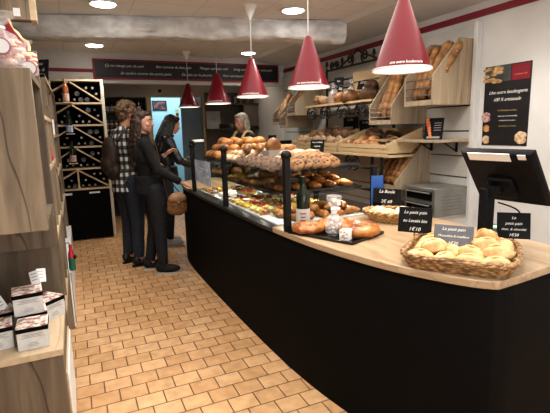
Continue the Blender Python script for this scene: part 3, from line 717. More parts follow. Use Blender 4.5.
COOK = pm('cookie_dough', (0.09, 0.036, 0.012), (0.25, 0.125, 0.045), scale=22, rough=0.75, bump=0.4, vary=.5)
CHOC = pm('chocolate', (0.03, 0.013, 0.008), (0.06, 0.03, 0.015), rough=0.4)
PASTRY = pm('short_pastry', (0.45, 0.24, 0.08), (0.68, 0.44, 0.19), scale=14, rough=0.65)
def fruit(n, a, b): return pm('fruit_'+n, a, b, scale=30, rough=0.25, coat=0.3)
BERRY = fruit('berry', (0.12, 0.004, 0.012), (0.30, 0.01, 0.025)); LEMON = fruit('lemon', (0.80, 0.52, 0.03), (0.88, 0.66, 0.10))
CREAM = fruit('cream', (0.75, 0.70, 0.60), (0.88, 0.85, 0.78)); PIST = fruit('pistachio', (0.45, 0.50, 0.15), (0.72, 0.74, 0.36))
APPLE = fruit('apple', (0.45, 0.24, 0.07), (0.72, 0.48, 0.18)); DARKB = fruit('blackberry', (0.03, 0.006, 0.012), (0.09, 0.012, 0.02))
STRAW = fruit('strawberry', (0.45, 0.02, 0.012), (0.60, 0.05, 0.02))

# deck: rows of tartlets on silver trays
tr = MB().box(-0.34, 0.34, -0.155, 0.155, 0, 0.004).box(-0.34, 0.34, -0.155, -0.148, 0.004, 0.012).box(-0.34, 0.34, 0.148, 0.155, 0.004, 0.012).box(-0.34, -0.333, -0.155, 0.155, 0.004, 0.012).box(0.333, 0.34, -0.155, 0.155, 0.004, 0.012)
KT = kit1('display_tray', tr, pm('tray_silver', (0.62, 0.62, 0.61), (0.70, 0.70, 0.69), rough=0.4, metal=0.1), 'tray', smooth=0)
KIND = {'lemon': ('lemon_tartlet', 'yellow lemon tartlet', [PASTRY, LEMON], 9, .014), 'berry': ('berry_tartlet', 'dark red berry tartlet', [PASTRY, BERRY], 12, .012),
        'straw': ('strawberry_tartlet', 'bright red strawberry tartlet', [PASTRY, STRAW], 9, .014), 'cream': ('cream_tartlet', 'white cream-topped tartlet', [PASTRY, CREAM], 8, .015),
        'pist': ('pistachio_tartlet', 'pale green pistachio tartlet', [PASTRY, PIST], 8, .015), 'apple': ('apple_tartlet', 'golden brown apple tartlet', [PASTRY, APPLE], 9, .014),
        'dark': ('blackberry_tartlet', 'nearly black blackberry tartlet', [PASTRY, DARKB], 12, .012)}
KK = {}
def tartlet(kind, x, y, z, s, lab):
    if kind not in KK:
        nm, _, mats, nb, rb = KIND[kind]
        KK[kind] = kit1(nm, tart(len(KK)*5+3, nb=nb, rb=rb), mats, 'tartlet')
    KK[kind].put((x, y, z), (0, 0, random.random()*6), KIND[kind][1] + ' ' + lab, KIND[kind][1] + 's in the glass case', s)
trays = [2.70, 3.02, 3.34, 3.66, 3.98, 4.30]
TN = ['nearest', 'second nearest', 'third nearest', 'fourth nearest', 'fifth nearest', 'farthest']
zone = [['pist', 'cream', 'straw', 'dark'], ['berry', 'lemon', 'pist', 'apple'], ['lemon', 'straw', 'apple', 'pist'], ['apple', 'cream', 'berry', 'dark'], ['cream', 'straw', 'berry', 'apple'], ['cream', 'berry', 'apple', 'lemon']]
LANE = ['front', 'second', 'third', 'fourth', 'fifth', 'rear']
for ti, ty in enumerate(trays):
    KT.put((1.50, ty, 0.872), (0, 0, 0), f'flat silver tray at the bottom of the glass case, {TN[ti]} of six', 'silver trays in the glass case')
    if ti in (0, 4): continue
    for li in range(6):
        for ci in range(3):
            kind = zone[ti][(li+ci*(ti % 2)) % 4] if li < 4 else zone[ti][3-(li % 2)]
            tartlet(kind, 1.50-0.27+li*0.108+random.uniform(-.004, .004), ty-0.098+ci*0.098, 0.876, 0.92,
                    f'in the {LANE[li]} row, {TN[ti]} silver tray, {ORD[ci]} from camera')
# tray five: long cakes and one big white cream cake
cc = MB().lathe([(0, 0), (0.088, 0), (0.092, 0.006), (0.088, 0.03), (0.07, 0.038), (0, 0.04)], 28, 0, wob=0.05)
bumps(cc, (0, 0, 0.04), 0.07, 22, 0.014, 0, 5)
o = cc.obj('cream_cake', [CREAM], None, (1.30, 3.98, 0.876)); tag(o, 'round white cream cake low behind the front glass, beside the second black post', 'cake')
o = tart(9, 0.085, 0.03, 22, 0.016).obj('strawberry_tart', [PASTRY, STRAW], None, (1.52, 4.0, 0.876)); tag(o, 'large red strawberry tart on the bottom tray behind the white cream cake', 'tart')
o = tart(12, 0.085, 0.03, 22, 0.016).obj('apricot_tart', [PASTRY, LEMON], None, (1.73, 3.98, 0.876)); tag(o, 'large yellow fruit tart on the bottom tray nearest the staff side', 'tart')

# ---------------- middle shelf
SHELFT = MB().box(-0.36, 0.36, -0.18, 0.18, 0, 0.004).box(-0.36, 0.36, -0.18, -0.174, .004, .014).box(-0.36, 0.36, 0.174, 0.18, .004, .014).box(-0.36, -0.354, -0.18, 0.18, .004, .014).box(.354, .36, -0.18, 0.18, .004, .014)
KD = kit1('baking_tray', SHELFT, pm('tray_dark', (0.02, 0.02, 0.022), (0.035, 0.035, 0.04), rough=0.35), 'tray', smooth=0)
KC = kit1('croissant', croissant(1), [CRUST], 'croissant')
KR = kit1('brioche_roll', roll(2, (0.055, 0.055, 0.044), 0.06), [CRUST_O], 'brioche')
KG = kit1('round_galette', brioche_ring(3, 0.066, 0.03), [CRUST, CRUST_P], 'pastry')
KS = kit1('sugared_pastry', roll(5, (0.07, 0.04, 0.034), 0.2), [SUGAR], 'pastry')
KCO = kit1('cookie', cookie(4), [COOK, CHOC], 'cookie')
KCR = kit1('dark_cookie', cookie(6), [pm('dark_dough', (0.06, 0.03, 0.018), (0.13, 0.07, 0.04), scale=18, rough=0.7, bump=0.4), CRUST_D], 'cookie')
mt = [2.88, 3.30, 3.72, 4.18]
for i, y in enumerate(mt):
    KD.put((1.565, y, ZS2), (0, 0, 0), f'dark baking tray on the middle glass shelf, {ORD[i]} from the near end', 'dark baking trays in the glass case')
R = random.Random(3)
def grid(K, z, x0, x1, nx, y0, y1, ny, what, where, grp, layers=1, dz=0.045, rz=None, sc=1.0, tilt=0.0):
    for l in range(layers):
        mx, my = nx-l, ny-l
        if mx < 1 or my < 1: break
        for j in range(my):
            for i in range(mx):
                fx = (i+0.5+l*0.5)/nx; fy = (j+0.5+l*0.5)/ny
                p = (x0+(x1-x0)*fx+R.uniform(-.006, .006), y0+(y1-y0)*fy+R.uniform(-.006, .006), z+l*dz)
                K.put(p, (R.uniform(-tilt, tilt), R.uniform(-tilt, tilt), R.random()*6 if rz is None else rz+R.uniform(-.25, .25)),
                      f'{what} {where}, {["bottom", "upper", "topmost"][l]} layer, {ORD[i]} from glass, {ORD[j]} from near end', grp, sc*R.uniform(.93, 1.07))
grid(KC, ZS2+.005, 1.23, 1.90, 5, 2.72, 3.05, 3, 'golden croissant', 'on the middle shelf', 'croissants on the middle shelf', 3, 0.040, rz=1.4)
grid(KC, .877, 1.24, 1.84, 5, 2.58, 2.85, 3, 'crisp croissant', 'on nearest silver tray', 'croissants on the nearest silver tray', 2, 0.042)
grid(KG, ZS2+.005, 1.22, 1.90, 3, 3.13, 3.47, 2, 'round pastry', 'on the middle shelf', 'round pastries on the middle shelf', 2, 0.05)
grid(KS, ZS2+.005, 1.40, 1.90, 4, 3.57, 3.87, 3, 'icing-dusted pastry', 'on the middle shelf', 'dusted pastries on the middle shelf', 2, 0.045)
o = tart(31, 0.095, 0.03, 26, 0.016).obj('yellow_pie', [PASTRY, LEMON], None, (1.30, 3.70, ZS2+.005)); tag(o, 'golden pie heaped with yellow pieces on the middle shelf behind the front glass', 'pie')
grid(KR, ZS2+.005, 1.22, 1.90, 5, 4.02, 4.34, 3, 'shiny brown bun', 'on the middle shelf', 'buns on the middle shelf', 2, 0.05)
# ---------------- top shelf
ut = [2.86, 3.28, 3.70, 4.20]
for i, y in enumerate(ut):
    KD.put((1.545, y, ZS1), (0, 0, 0.16 if i == 0 else 0), f'dark baking tray on top of the glass case, {ORD[i]} from the near end', 'dark baking trays on top of the case')
# cookies shingled in rows
for j in range(4):
    for i in range(5):
        x = 1.37+i*0.078+R.uniform(-.008, .008); y = 2.70+j*0.072+0.16*(x-1.5)+R.uniform(-.008, .008)
        KCO.put((x, y, ZS1+0.030+0.004*j), (0.42+R.uniform(-.12, .12), -0.45+R.uniform(-.1, .1), R.random()*0.6),
                f'pale cookie atop the case, lower layer, {ORD[j]} row back, {ORD[i]} from the left', 'cookies on top of the case', 1.12)
for j in range(3):
    for i in range(4):
        x = 1.41+i*0.080+R.uniform(-.01, .01); y = 2.745+j*0.074+0.16*(x-1.5)
        KCO.put((x, y, ZS1+0.060+0.005*j), (0.35+R.uniform(-.12, .12), -0.4, R.random()),
                f'pale cookie atop the case, upper layer, {ORD[j]} row back, {ORD[i]} from the left', 'cookies on top of the case', 1.12)
for j in range(7):
    for i in range(3 if j > 3 else 2):
        KCR.put((1.215+i*0.082+R.uniform(-.01, .01), 2.72+j*0.095, ZS1+0.028+.012*(i % 2)), (0.4, -0.45+R.uniform(-.15, .15), R.random()), f'dark cookie left of or behind the pale cookies, {ORD[j]} row back, {ORD[i]} from the left', 'dark cookies on top of the case', 1.12)
grid(KS, ZS1+.005, 1.48, 1.90, 4, 3.14, 3.38, 2, 'dusted roll', 'behind the cookies', 'dusted rolls behind the cookies', 2, 0.042)
grid(KS, ZS1+.005, 1.21, 1.66, 4, 3.53, 3.88, 3, 'dusted twist', 'atop the case', 'dusted twists on top of the case', 2, 0.042, rz=0.6)
grid(KR, ZS1+.005, 1.70, 1.88, 2, 3.53, 3.88, 4, 'golden bun', 'atop the case', 'golden buns on top of the case', 2, 0.055, sc=1.0)
grid(KR, ZS1+.005, 1.20, 1.88, 6, 4.02, 4.38, 4, 'round brioche', 'atop the case', 'brioches on top of the case', 3, 0.058, sc=1.1)
# long sandwich baguettes between the two heaps
KB = kit1('sandwich_baguette', baguette(3, 0.42, 0.033), [CRUST_B, CRUST_P], 'sandwich')
for i, (x, z) in enumerate(((1.34, 0.112), (1.47, 0.112))):
    KB.put((x, 3.56+0.2*i*0, ZS1+z), (-pi/2, 0, 0.1*i-0.6), f'long sandwich baguette lying over the dusted twists, {["nearest the customers", "nearest the staff"][i]}', 'sandwich baguettes on the case')
# tall brown loaf in a paper bag
t = thing('bagged_loaf', 'dark crusted loaf standing up out of a grey paper bag on top of the case', 'bread', (1.55, 3.46, ZS1+0.004), 0.2)
mb = MB().box(-0.075, 0.075, -0.045, 0.045, 0, 0.10)
for i, p in enumerate(mb.v):
    if p.z > .05: mb.v[i] = V((p.x*1.08, p.y*1.15, p.z + 0.01*sin(p.x*90)))
mb.obj('paper_bag', pm('grey_paper', (0.28, 0.25, 0.23), (0.36, 0.33, 0.31), rough=0.8), t)
MB().ell((0, 0, 0.13), (0.075, 0.05, 0.07), 0, 18, 12, 0.12, 2.5, 4).obj('loaf', CRUST_O, t)
# ================================================================== ON THE WORKTOP
ZT = 0.885
def wicker_mat(name, a, b):
    if name in MATS: return MATS[name]
    m = bpy.data.materials.new(name); m.use_nodes = True
    nt = m.node_tree; bs = nt.nodes['Principled BSDF']; tc = nt.nodes.new('ShaderNodeTexCoord')
    w = nt.nodes.new('ShaderNodeTexVoronoi'); w.inputs['Scale'].default_value = 75
    mp = nt.nodes.new('ShaderNodeMapping'); mp.inputs['Scale'].default_value = (0.6, 0.6, 1.2)
    nt.links.new(tc.outputs['Object'], mp.inputs[0]); nt.links.new(mp.outputs[0], w.inputs['Vector'])
    r = nt.nodes.new('ShaderNodeValToRGB'); r.color_ramp.elements[0].position = 0.15; r.color_ramp.elements[1].position = 0.7
    r.color_ramp.elements[0].color = (*b, 1); r.color_ramp.elements[1].color = (*a, 1)
    nt.links.new(w.outputs['Distance'], r.inputs['Fac']); nt.links.new(r.outputs[0], bs.inputs['Base Color'])
    bp = nt.nodes.new('ShaderNodeBump'); bp.inputs['Strength'].default_value = 0.9; bp.inputs['Distance'].default_value = 0.006; bp.invert = True
    nt.links.new(w.outputs['Distance'], bp.inputs['Height']); nt.links.new(bp.outputs[0], bs.inputs['Normal']); bs.inputs['Roughness'].default_value = 0.65
    MATS[name] = m; return m
WICK = wicker_mat('wicker_brown', (0.16, 0.085, 0.035), (0.46, 0.29, 0.14))
WICKL = wicker_mat('wicker_pale', (0.30, 0.17, 0.07), (0.62, 0.43, 0.22))
def basket(root, a, b, h, pw, m, flare=0.86, rimr=0.011):
    N = 64
    def ring(k, z, off=0):
        out = []
        for i in range(N):
            t = 2*pi*i/N; c, s_ = cos(t), sin(t)
            out.append(V(((a*k-off)*abs(c)**(2/pw)*(1 if c >= 0 else -1), (b*k-off)*abs(s_)**(2/pw)*(1 if s_ >= 0 else -1), z)))
        return out
    R_ = [ring(flare, 0), ring(flare+(1-flare)*.5, h*.5), ring(1, h), ring(1, h, .012), ring(flare+(1-flare)*.5, h*.5, .012), ring(flare, .012, .012)]
    mb = MB(); vs = [p for r in R_ for p in r]; fs = []
    for k in range(5):
        for i in range(N): j = (i+1) % N; fs.append((k*N+i, k*N+j, (k+1)*N+j, (k+1)*N+i))
    fs += [tuple(reversed(range(N))), tuple(range(5*N, 6*N))]
    mb.add(vs, fs).obj('woven_body', m, root)
    # braided rim: two twisted strands
    base = ring(1, h, .006); mb = MB(); M_ = N*3
    for ph in (0, pi):
        pts = []
        for i in range(M_):
            f = i/3; p = base[int(f) % N].lerp(base[(int(f)+1) % N], f-int(f)); w = ph+f*1.35
            pts.append(p + V((p.x, p.y, 0)).normalized()*(cos(w)*rimr*.6) + V((0, 0, sin(w)*rimr*.6+.003)))
        mb.tube(pts, rimr*.8, 6, 0, True)
    mb.obj('braided_rim', m, root)
# rectangular basket of pale rolls
BA = -0.93
bk = thing('bread_basket', 'rectangular brown wicker basket of pale rolls at the rounded near corner of the counter', 'basket', (1.55, 1.412, ZT), BA)
basket(bk, 0.234, 0.230, 0.056, 5.5, WICK, 0.89)
PALE = pm('floury_crust', (0.40, 0.17, 0.04), (0.80, 0.60, 0.31), scale=13, rough=0.6, bump=0.45, bscale=18, lo=0.3, hi=0.62, vary=.3)
def floury(seed):
    mb = MB().ell((0, 0, 0.032), (0.068, 0.047, 0.038), 0, 22, 13, 0.16, 1.9, seed, flat=0.8)
    mb.tube([(-0.035, 0.004, 0.066), (0, -0.003, 0.0735), (0.035, 0.005, 0.066)], [0.003, 0.006, 0.003], 6, 1); return mb
kts = [kit1('bread_roll', floury(s), [PALE, CRUST_P], 'bread roll') for s in (1, 4, 9)]
# basket-local positions (x along the front edge, y = depth, negative y = front)
def bloc(x, y, z): c, s_ = cos(BA), sin(BA); return (1.55+x*c-y*s_, 1.412+x*s_+y*c, ZT+z)
RL = [(-.150, -.155, .012, .35, 1.0, 'at the front left corner'), (-.052, -.150, .012, 1.0, .95, 'second from the front left'), (.050, -.150, .012, 0.1, 1.0, 'third from the front left'), (.150, -.150, .012, .2, 1.0, 'at the front right corner'),
      (-.150, -.055, .018, 1.3, 1.05, 'at the left side'), (-.048, -.045, .016, .5, 1.0, 'left of centre'), (.048, -.050, .018, -.4, 1.05, 'in the centre'), (.148, -.045, .030, .2, 1.1, 'at the right side'),
      (-.145, .050, .020, .9, 1.05, 'in the third row at the left'), (-.045, .060, .016, .3, 1.0, 'behind the grey slate sign'), (.050, .055, .016, 1.4, 1.0, 'behind the centre'), (.150, .060, .020, .4, 1.0, 'in the third row at the right'),
      (.085, .085, .062, .9, 1.1, 'standing highest'), (-.14, .155, .016, .2, 1.0, 'in the far left corner'), (-.04, .155, .016, 1.2, 1.0, 'left in the far row'), (.05, .16, .016, .5, 1.0, 'right in the far row'), (.15, .155, .016, .2, 1.0, 'in the far right corner'),
      (-.10, -.10, .058, .6, .9, 'lying on top at the left'), (.10, -.02, .060, .3, .95, 'lying on top at the right')]
for i, (x, y, z, a, s, w) in enumerate(RL):
    kts[i % 3].put(bloc(x, y, z), (0.25 if 'highest' in w else 0.05, 0.75 if 'highest' in w else 0.08*(-1)**i, BA+a), f'pale floury roll {w} of the rectangular basket' if 'highest' not in w else 'pale floury roll standing highest in the rectangular basket below the screen post', 'rolls in the rectangular basket', s*.94)

def chalk_sign(c, w, h, d, lines, label, grp='chalk price signs', tilt=0.18, m=SLATE, stake=0.08, sz=None, name='price_sign'):
    """c = bottom centre, d = direction left to right seen from the customers"""
    x = V((d[0], d[1], 0)).normalized(); nrm = x.cross(V((0, 0, 1))); # towards viewer
    up = (V((0, 0, 1)) - nrm*tilt).normalized()
    rz = atan2(x.y, x.x)
    t = thing(name, label, 'sign', c, rz, grp)
    # local: x right, -y towards the viewer
    up_l = V((0, tilt, 1)).normalized(); nl = V((1, 0, 0)).cross(up_l)
    M = frame((0, 0, 0), (1, 0, 0), up_l)
    mb = MB().box(-w/2, w/2, 0, h, -0.006, 0)
    mb2 = MB()
    for i, p in enumerate(mb.v): mb.v[i] = M @ p
    mb.obj('slate_board', m, t, bevel=0.0015)
    n = len(lines)
    for i, tx in enumerate(lines):
        s_ = (sz or min(h*0.62/n, w*1.75/max(len(tx), 7)))
        y = h*(0.80-0.66*i/max(n-1, 1)) if n > 1 else h/2
        MM = M @ Matrix.Translation((0.0, y, 0.0006))
        lettering(tx, s_, CHALK, t, MM)
    if stake:
        MB().bar((0, 0.004, -stake), (0, 0.004, 0.01), 0.012, 0.004).obj('stake', BLACK_MET, t)
    return t
chalk_sign((1.525, 1.69, 0.962), 0.165, 0.128, (0.6, -0.8), ['Le petit pain', 'au Levain bio', '1€10'], 'black chalk sign left of the grey one, standing behind the basket of pale rolls', stake=0.085)
chalk_sign((1.515, 1.43, 0.955), 0.168, 0.095, (0.6, -0.8), ['Le petit pain', 'Mousseline & moelleux', '1€20'], 'grey slate sign stuck between the pale rolls in the middle of the basket', m=SLATE_G, tilt=0.3, stake=0.05)
chalk_sign((1.875, 1.40, 0.95), 0.145, 0.125, (0.74, -0.67), ['Le', 'petit pain', 'choc. & chocolat', '1€50'], 'black chalk sign below the screen, at the right end of the basket', tilt=0.25, stake=0.068)

# ---------------- touch-screen till, its back to the customers
TL, TR, BR, BL = V((1.737, 1.623, 1.365)), V((1.782, 1.268, 1.365)), V((1.97, 1.292, 1.106)), V((1.924, 1.647, 1.106))
cen = (TL+TR+BR+BL)/4; ux = ((TR-TL)+(BR-BL)).normalized(); vy = ((TL-BL)+(TR-BR)).normalized()
M = frame(cen, ux, vy)          # local z towards the customers
wv, hv = (TR-TL).length, (TL-BL).length
pos = thing('till_screen', 'black touch-screen till on a square post, its back to the customers', 'till', (1.80, 1.50, ZT))
def L(mb, o=V((1.80, 1.50, ZT))):
    for i, p in enumerate(mb.v): mb.v[i] = p - o
    return mb
def MM(mb):
    for i, p in enumerate(mb.v): mb.v[i] = M @ p
    return mb
PLAS = pm('black_plastic', (0.006, 0.006, 0.007), (0.010, 0.010, 0.012), scale=30, rough=0.55, spec=.15)
h2, w2 = hv/2, wv/2
sh = MB(); pr = [(-w2, -h2, -.03), (w2, -h2, -.03), (w2, h2, -.03), (-w2, h2, -.03), (-w2, -h2, -.012), (w2, -h2, -.012), (w2, h2, -.012), (-w2, h2, -.012),
                 (-w2*.93, -h2*.90, 0.006), (w2*.93, -h2*.90, 0.006), (w2*.93, h2*.95, 0.006), (-w2*.93, h2*.95, 0.006)]
sh.add(pr, [(3, 2, 1, 0), (0, 1, 5, 4), (1, 2, 6, 5), (2, 3, 7, 6), (3, 0, 4, 7), (4, 5, 9, 8), (5, 6, 10, 9), (6, 7, 11, 10), (7, 4, 8, 11), (8, 9, 10, 11)])
L(MM(sh)).obj('screen_housing', PLAS, pos, bevel=0.004)
L(MM(MB().box(-w2+.012, w2-.012, -h2+.012, h2-.012, -.0315, -.030))).obj('screen', pm('screen_glass', (0.02, 0.03, 0.04), rough=0.1), pos)
L(MM(MB().box(-w2*.74, w2*.42, h2*.72, h2*.985, 0.004, 0.009))).obj('paper_strip', pm('paper_white', (0.80, 0.80, 0.80), rough=0.6), pos)
L(MM(MB().box(w2*.62, w2*.82, h2*.80, h2*.96, 0.004, 0.0085))).obj('sticker', MATS['paper_white'], pos)
L(MM(MB().box(-w2*.42, w2*.30, -h2*.62, h2*.10, 0.005, 0.03))).obj('rear_cover', PLAS, pos, bevel=0.008)
hub = M @ V((-.03, -h2*.3, 0.02))
L(MB().box(1.80-.029, 1.80+.029, 1.50-.024, 1.50+.024, ZT+.012, 1.19).bar((1.80, 1.50, 1.18), tuple(hub), .055, .04)).obj('post', PLAS, pos, bevel=0.005)
L(MB().box(1.73, 1.90, 1.41, 1.59, ZT, ZT+.014)).obj('foot_plate', PLAS, pos, bevel=0.004)
L(MB().tube(crom([(1.84, 1.47, 1.12), (1.90, 1.40, 1.08), (1.93, 1.42, .98), (1.92, 1.52, .93), (1.90, 1.54, .90)]), 0.004)).obj('cable', BLACK_MET, pos)
# small dark terminal behind the basket
t = thing('card_terminal', 'small rounded card terminal with a green light behind the tall roll', 'card terminal', (1.925, 1.56, ZT), -0.5)
MB().ell((0, 0, .05), (.045, .06, .055), 0, 18, 10, flat=0.9).obj('body', pm('grey_plastic', (0.10, 0.10, 0.11), (0.2, 0.2, 0.21), scale=20, rough=0.3), t)
MB().ell((0, -.03, .092), (.022, .016, .008)).obj('status_light', emis('green_led', (0.1, 0.9, 0.4), 0.6), t)

# ---------------- black tray with three cakes and gifts
TA = atan2(-.92, .38)
tr_o = V((1.345, 2.145, ZT)); 
def tloc(x, y, z=0.008): c, s_ = cos(TA), sin(TA); return (tr_o.x+x*c-y*s_, tr_o.y+x*s_+y*c, ZT+z)
t = thing('serving_tray', 'glossy black serving tray with cakes on the pale worktop', 'tray', tr_o, TA)
MB().box(-.225, .225, -.165, .165, 0, .006).obj('tray_base', pm('tray_gloss', (0.01, 0.01, 0.011), rough=0.12), t)
MB().box(-.225, .225, -.165, -.155, .006, .016).box(-.225, .225, .155, .165, .006, .016).box(-.225, -.215, -.155, .155, .006, .016).box(.215, .225, -.155, .155, .006, .016).obj('tray_edge', MATS['tray_gloss'], t, bevel=.002)
GLAZ = pm('glazed_cake', (0.17, 0.04, 0.008), (0.48, 0.19, 0.04), scale=16, rough=0.3, bump=0.4, coat=0.3)
KRING = kit1('ring_cake', brioche_ring(2, 0.062, 0.034), [GLAZ, GLAZ], 'cake')
KRING.put(tloc(-.135, -.085), (0, 0, .4), 'glazed brown ring cake at the left end of the black tray', 'ring cakes on the black tray', (.98, .98, .85))
KRING.put(tloc(-.06, .07), (0, 0, 2.0), 'glazed brown ring cake at the back of the black tray behind the cellophane bag', 'ring cakes on the black tray', (1.08, 1.08, 1.0))
KRING.put(tloc(.135, .035), (0, 0, 3.3), 'glazed brown ring cake at the right end of the black tray, with a paper tag', 'ring cakes on the black tray', (1.22, 1.22, 1.1))
o = MB().cbox((0, 0, 0), (.032, .022, .002)).obj('paper_tag', MATS['paper_white'], None, tloc(.13, .03, .082), (0.3, 0.1, .3)); tag(o, 'little white paper tag lying on the right ring cake', 'tag')
t = thing('gift_cube', 'small white cube box with printed motifs at the front edge of the black tray', 'box', tloc(.145, -.105), TA+.25)
MB().cbox((0, 0, .028), (.056, .056, .056)).obj('cube_box', pm('printed_paper', (0.80, 0.79, 0.77), (0.80, 0.79, 0.77), rough=.6), t, bevel=.002)
mb = MB()
for k in range(10): mb.cbox((random.uniform(-.02, .02), -.0285, random.uniform(.01, .048)), (.009, .001, .006))
for k in range(8): mb.cbox((-.0285, random.uniform(-.02, .02), random.uniform(.01, .048)), (.001, .009, .006))
mb.obj('motifs', pm('motif_brown', (0.35, 0.20, 0.12), rough=.7), t)
t = thing('cellophane_gift', 'clear cellophane gift bag of sweets tied with white ribbon on the black tray', 'gift bag', tloc(.03, -.055), 0); t.scale = (1.15, 1.15, 1.22)
mb = MB().lathe([(0, 0), (.03, .0), (.042, .012), (.045, .05), (.034, .085), (.012, .105), (.010, .112), (.022, .135), (.034, .165), (.036, .185)], 22, wob=.25, seed=3)
mb.obj('cellophane_wrap', CELLO, t, smooth=0)
mb = MB(); Rr = random.Random(4)
for k in range(26): mb.ell((Rr.uniform(-.025, .025), Rr.uniform(-.025, .025), .012+Rr.random()*.062), (.012, .010, .008), 0, 8, 5)
mb.obj('sweets', pm('sweets_mix', (0.10, 0.06, 0.05), (0.80, 0.74, 0.70), scale=60, rough=.4), t)
mb = MB().lathe([(.013, .1), (.0145, .108), (.013, .116)], 12, close=True)
mb.ell((.012, -.014, .125), (.016, .005, .009)).ell((-.012, -.014, .125), (.016, .005, .009)); mb.obj('ribbon', MATS['paper_white'], t)
MB().cbox((.012, -.024, .155), (.02, .002, .026)).obj('gift_tag', MATS['paper_white'], t)

def wine_bottle_mb(H=.30, R0=.037):
    return [(0, 0), (R0*.9, 0), (R0, .006), (R0, H*.58), (R0*.93, H*.64), (R0*.55, H*.75), (R0*.38, H*.82), (R0*.36, H*.95), (R0*.40, H*.955), (R0*.40, H*.985), (R0*.33, H), (0, H)]
BG = pm('bottle_green', (0.006, 0.012, 0.006), (0.012, 0.02, 0.010), rough=.12, coat=.4)
def stand_bottle(name, loc, label, glass, labcol, H=.30, R0=.037, foil=(0.1, .02, .02), l0=.12, l1=.45, rz=0.0, mark=(.25, .08, .1), cat='bottle', grp=None):
    t = thing(name, label, cat, loc, rz, grp)
    MB().lathe(wine_bottle_mb(H, R0), 24).obj('glass_body', glass, t)
    lm = pm('label_%d_%d_%d' % tuple(int(c*99) for c in labcol), labcol, rough=.7)
    lb = MB().lathe([(R0*1.015, H*l0), (R0*1.02, H*l0+.001), (R0*1.02, H*l1), (R0*1.015, H*l1)], 24, close=True).obj('paper_label', lm, t)
    mb = MB()
    for k, (zz, ww) in enumerate(((.72, .9), (.5, .7), (.3, .8))):
        z = H*(l0+(l1-l0)*zz)
        pts = [(R0*1.03*cos(a), R0*1.03*sin(a)) for a in [-pi/2-ww/2+ww*i/6 for i in range(7)]]
        mb.add([(x, y, z-.004) for x, y in pts]+[(x, y, z+.004) for x, y in pts], [(i, i+1, 8+i, 7+i) for i in range(6)])
    mb.obj('label_print', pm('print_%d' % int(mark[0]*99), mark, rough=.7), lb, smooth=0)
    MB().lathe([(R0*.42, H*.86), (R0*.44, H*.861), (R0*.44, H*.99), (R0*.3, H*1.004), (0, H*1.004)], 20).obj('foil_cap', pm('foil_%d' % int(foil[0]*99+foil[1]*9), foil, rough=.35, metal=.5), t)
    return t
stand_bottle('wine_bottle', (1.285, 2.43, ZT), 'dark green sparkling wine bottle with white label behind the black tray', BG, (.55, .52, .50), H=.315, R0=.043, l0=.03, l1=.36, foil=(.01, .015, .01), rz=-.5)

# ---------------- oval basket with puff pastries, chalk sign behind
bo = thing('oval_basket', 'shallow oval pale wicker basket of floury pastries in front of the steel oven', 'basket', (1.86, 2.235, ZT), -1.0)
basket(bo, .215, .135, .062, 2.3, WICKL, .74, .010)
Kp = kit1('floury_pastry', roll(21, (.05, .04, .028), .25), [pm('floury_pastry', (.62, .40, .2), (.88, .80, .68), scale=12, rough=.8, bump=.3)], 'pastry')
for i, (x, y, z) in enumerate([(-.13, .0, .026), (-.06, .05, .024), (-.05, -.05, .024), (.03, .0, .036), (.10, .05, .026), (.10, -.045, .026), (.16, .0, .034), (-.1, -.04, .05), (.02, .07, .04)]):
    c, s_ = cos(-1.0), sin(-1.0)
    Kp.put((1.86+x*c-y*s_, 2.235+x*s_+y*c, ZT+z), (0.1, .1, i*1.3), f'floury pastry in the oval basket, {ORD[i]} counting from its left end', 'pastries in the oval basket', 1.0)
t = chalk_sign((1.955, 2.455, ZT+.075), .20, .105, (.5, -.87), ['La Boule', '2€ 60'], 'black chalk sign behind the oval basket, propped before the leaning baguettes', stake=.074, tilt=.15)
# blue price holder at the near end of the shelves, grey carton
t = thing('card_holder', 'blue plastic card holder standing at the near end of the glass case', 'card holder', (1.945, 2.545, ZT), -.5)
MB().box(-.042, .042, -.003, .003, .05, .265).obj('blue_card', pm('blue_plastic', (.02, .09, .33), (.03, .12, .40), rough=.3), t)
MB().box(-.045, .045, -.035, .035, 0, .012).box(-.045, .045, .003, .012, .012, .14).box(-.03, .03, -.010, .012, .03, .10).obj('holder_foot', PLAS, t, bevel=.002)
chalk_sign((1.90, 3.33, ZS1+.075), .135, .105, (.5, -.87), ['Les cookies', 'maison', '1€80'], 'black chalk sign standing behind the pile of pale cookies', stake=.074)
# small reading lamp clipped on the far post + clear sign on the glass
t = thing('clip_light', 'white-topped black clip light fixed on the farthest black post', 'clip light', (1.105, 4.50, 1.345))
MB().box(-.02, .12, -.045, .045, .022, .05).obj('lamp_head', BLACK_MET, t, bevel=.01)
MB().box(.01, .115, -.05, .04, .034, .060).obj('white_top', WHITE_P, t, bevel=.006)
MB().cyl((0, 0, 0.0), (0, 0, .03), .016).obj('bracket', BLACK_MET, t)
t = thing('glass_notice', 'clear blue-grey printed notice stuck on the far front pane of the case', 'notice', (1.085, 4.06, 1.0))
MB().box(-.003, .0, -.26, .28, 0, .215).obj('film', pm('film_blue', (.30, .36, .46), (.60, .66, .74), scale=9, rough=.3, alpha=.72), t)
mb = MB(); Rr = random.Random(8)
for k in range(16):
    y = Rr.uniform(-.22, .22); z = Rr.uniform(.03, .18)
    mb.box(-.0042, -.0032, y, y+Rr.uniform(.02, .07), z, z+Rr.uniform(.006, .02))
mb.obj('print_marks', pm('film_white', (.62, .66, .70), rough=.5), t, smooth=0)
